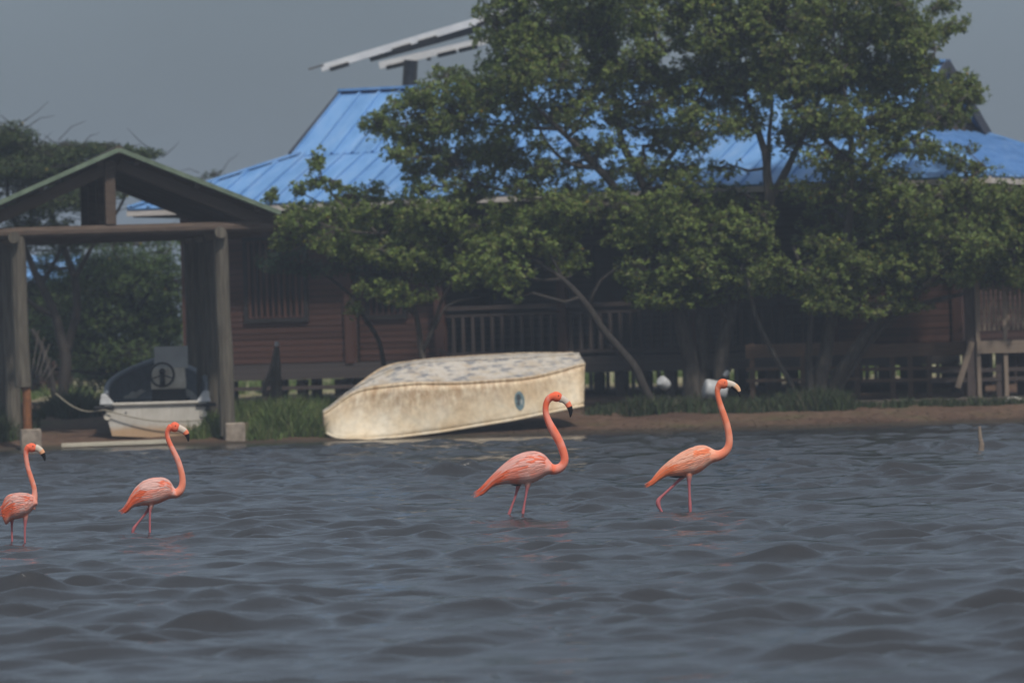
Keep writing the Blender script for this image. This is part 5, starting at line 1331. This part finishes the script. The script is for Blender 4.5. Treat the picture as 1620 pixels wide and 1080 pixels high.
clG = [(200, 385, 50, 16, .6, 1), (260, 378, 40, 12, .5, 1), (150, 375, 50, 14, .6, 2), (180, 470, 70, 40, .7, 1.5), (110, 500, 70, 60, .7, 2.0), (240, 480, 60, 60, .7, 2.0), (60, 520, 60, 60, .8, 2.5), (30, 590, 60, 30, .9, 1.0), (200, 590, 90, 30, .9, 1.5), (165, 415, 55, 22), (225, 420, 52, 24), (130, 445, 48, 22), (200, 440, 50, 26), (255, 400, 36, 16, .45), (268, 448, 34, 34, .9), (150, 500, 60, 30, .8), (218, 515, 60, 34, .85), (118, 540, 50, 36, .8), (262, 530, 36, 34, .8), (172, 560, 70, 26, .9), (100, 400, 40, 14, .5), (270, 500, 30, 30, .8), (60, 545, 30, 24, .5), (30, 465, 30, 22, .8), (20, 560, 30, 40, .6)]
tree('thorn_tree', 'dense green small leaved tree seen through the shelter behind the motorboat', 'tree', 103.5, limbsG, clG, 77, nsprig=1.5, nper=8, ln=.066, wd=.03, tones=GR, barkmat='dark_bark', spread=(30, 110))
limbsH = [[(338, 620, .09), (330, 480, .07), (318, 370, .05), (325, 300, .03), (345, 275, .015)], [(318, 370, .03), (270, 330, .02), (262, 300, .012)], [(330, 430, .03), (300, 390, .02), (270, 360, .012)]]
clH = [(338, 276, 18, 6, .8), (318, 282, 12, 5, .6), (270, 330, 30, 12, .2), (285, 375, 34, 14, .25), (300, 300, 20, 6, .2)]
tree('thorn_tree', 'sparse far thorn tree peeping over the shelter roof beside the blue hip', 'tree', 116.0, limbsH, clH, 79, nsprig=1.2, nper=10, ln=.05, wd=.022, tones=TH, barkmat='dark_bark', bare=1.0, spread=(30, 110))

# far scrub that closes the view behind the house
trng = np.random.default_rng(91); Ps, As = [], []
for k in range(150):
    x = -24 + 48 * k / 149 + trng.uniform(-.3, .3); y = 150 + trng.uniform(-4, 6); h = trng.uniform(1.3, 2.6); r_ = trng.uniform(.7, 1.5)
    u = trng.normal(size=(45, 3)); u /= np.linalg.norm(u, axis=1, keepdims=True); u[:, 2] = np.abs(u[:, 2])
    Ps.append(np.array([x, y, .5]) + u * np.array([r_, r_, h]) * trng.uniform(.6, 1, (45, 1))); As.append(u)
Q, c = leaves_from(np.concatenate(Ps), np.concatenate(As), 6, .22, .12, trng, GR * 1.1)
o = quads_mesh('far_scrub', Q, c, MT['leaf']); tag(o, 'low green scrub closing the view far behind the house', 'scrub', kind='stuff')

# ------------------------------------------------------------------ grass and weeds
def grass(label, regions, seed, hmin, hmax, cols, name='grass'):
    """regions: (x0, x1, y0, y1, count) in metres on the ground"""
    grng = np.random.default_rng(seed); QS, CS = [], []
    for (x0, x1, y0, y1, cnt, hs) in regions:
        # tufts
        nt_ = max(4, cnt // 26); tx_ = grng.uniform(x0, x1, nt_); ty_ = grng.uniform(y0, y1, nt_); th_ = grng.uniform(.55, 1.0, nt_)
        ex = np.minimum((tx_ - x0), (x1 - tx_)) / (x1 - x0) * 2; th_ *= .55 + .45 * np.clip(ex * 2.2, 0, 1)
        k = grng.integers(0, nt_, cnt); px_ = tx_[k] + grng.normal(0, .06, cnt); py_ = ty_[k] + grng.normal(0, .06, cnt)
        z = np.array([ground_z(a, b_) for a, b_ in zip(px_, py_)]) - .02
        h = grng.uniform(hmin, hmax, cnt) * th_[k] * hs
        an = grng.uniform(0, 2 * math.pi, cnt); ln_ = h * grng.uniform(.15, .6, cnt)
        base = np.stack([px_, py_, z], -1); d = np.stack([np.cos(an) * ln_, np.sin(an) * ln_, h], -1)
        fa = grng.uniform(0, 2 * math.pi, cnt); wv = np.stack([np.cos(fa), np.sin(fa), np.zeros(cnt)], -1) * (.007 + .006 * grng.random(cnt))[:, None]
        mid = base + d * np.array([.35, .35, .6]); tip = base + d
        QS.append(np.stack([base - wv, base + wv, mid + wv * .9, mid - wv * .9], 1)); QS.append(np.stack([mid - wv * .9, mid + wv * .9, tip + wv * .15, tip - wv * .15], 1))
        c = cols[grng.integers(0, len(cols), cnt)] * grng.uniform(.75, 1.25, cnt)[:, None]; CS += [c, c]
    o = quads_mesh(name, np.concatenate(QS), np.concatenate(CS), MT['grass']); tag(o, label, name, kind='stuff')
def gx_at(px, D): return W(px, 600, D).x
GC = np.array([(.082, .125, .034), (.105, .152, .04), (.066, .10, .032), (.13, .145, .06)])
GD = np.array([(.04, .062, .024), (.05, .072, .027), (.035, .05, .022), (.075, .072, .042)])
grass('fresh green grass tufts on the bank between the log post and the hull', [(gx_at(402, 86), gx_at(516, 86), 85.2, 87.6, 5200, 1.0), (gx_at(395, 85.3), gx_at(450, 85.3), 84.95, 85.6, 700, .5), (gx_at(300, 86), gx_at(372, 86), 85.3, 87.0, 1900, .75), (gx_at(330, 90), gx_at(560, 90), 88, 91.5, 3500, .7)], 5, .25, .62, GC)
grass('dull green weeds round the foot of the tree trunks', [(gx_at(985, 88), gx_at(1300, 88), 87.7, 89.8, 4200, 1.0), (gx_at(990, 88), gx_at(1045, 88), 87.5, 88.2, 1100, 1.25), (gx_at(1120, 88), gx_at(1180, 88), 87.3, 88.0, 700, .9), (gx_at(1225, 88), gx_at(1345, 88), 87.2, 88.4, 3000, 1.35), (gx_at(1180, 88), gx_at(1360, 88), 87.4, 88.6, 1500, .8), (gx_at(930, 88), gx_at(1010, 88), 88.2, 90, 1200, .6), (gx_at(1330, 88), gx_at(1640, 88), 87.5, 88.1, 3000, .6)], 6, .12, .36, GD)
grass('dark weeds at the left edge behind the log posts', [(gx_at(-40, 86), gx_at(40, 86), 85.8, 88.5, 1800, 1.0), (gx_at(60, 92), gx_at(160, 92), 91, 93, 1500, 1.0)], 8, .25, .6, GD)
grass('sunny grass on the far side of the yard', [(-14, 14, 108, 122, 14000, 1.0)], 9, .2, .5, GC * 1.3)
# dry wrack and leaf litter on the beach
frng = np.random.default_rng(17); n_ = 5000
px_ = frng.uniform(-2.2, 9.6, n_); py_ = 85.0 + np.abs(frng.normal(0, 1.0, n_)); z = np.array([ground_z(a, b_) for a, b_ in zip(px_, py_)]) + .008
an = frng.uniform(0, 6.28, n_); l_ = frng.uniform(.012, .05, n_); u = np.stack([np.cos(an), np.sin(an), frng.normal(0, .08, n_)], -1) * l_[:, None]
v_ = np.stack([-np.sin(an), np.cos(an), frng.normal(0, .12, n_)], -1) * (l_ * frng.uniform(.12, .4, n_))[:, None]; c0_ = np.stack([px_, py_, z + frng.uniform(0, .012, n_)], -1)
cols = np.array([(.10, .066, .048), (.09, .06, .045), (.115, .078, .056), (.10, .075, .055), (.14, .105, .078)])[frng.integers(0, 5, n_)]
o = quads_mesh('shore_litter', np.stack([c0_ - u, c0_ + v_, c0_ + u, c0_ - v_], 1), cols, MT['flake']); tag(o, 'reddish brown dry weed and leaf litter along the beach', 'litter', kind='stuff')

# ------------------------------------------------------------------ haze
m = bpy.data.materials.new('haze'); m.use_nodes = True; n = m.node_tree
for x in list(n.nodes):
    if x.type != 'OUTPUT_MATERIAL': n.nodes.remove(x)
pv = N(n, 'ShaderNodeVolumePrincipled'); pv.inputs['Color'].default_value = (0.74, 0.85, 1.0, 1); pv.inputs['Density'].default_value = 0.0011; pv.inputs['Anisotropy'].default_value = 0.2
n.links.new(pv.outputs[0], n.nodes['Material Output'].inputs['Volume'])
mb = MB(); mb.box((0, 200, 4.5), (1800, 1800, 16.0)); hz = mb.build('haze', m); tag(hz, kind='stuff')
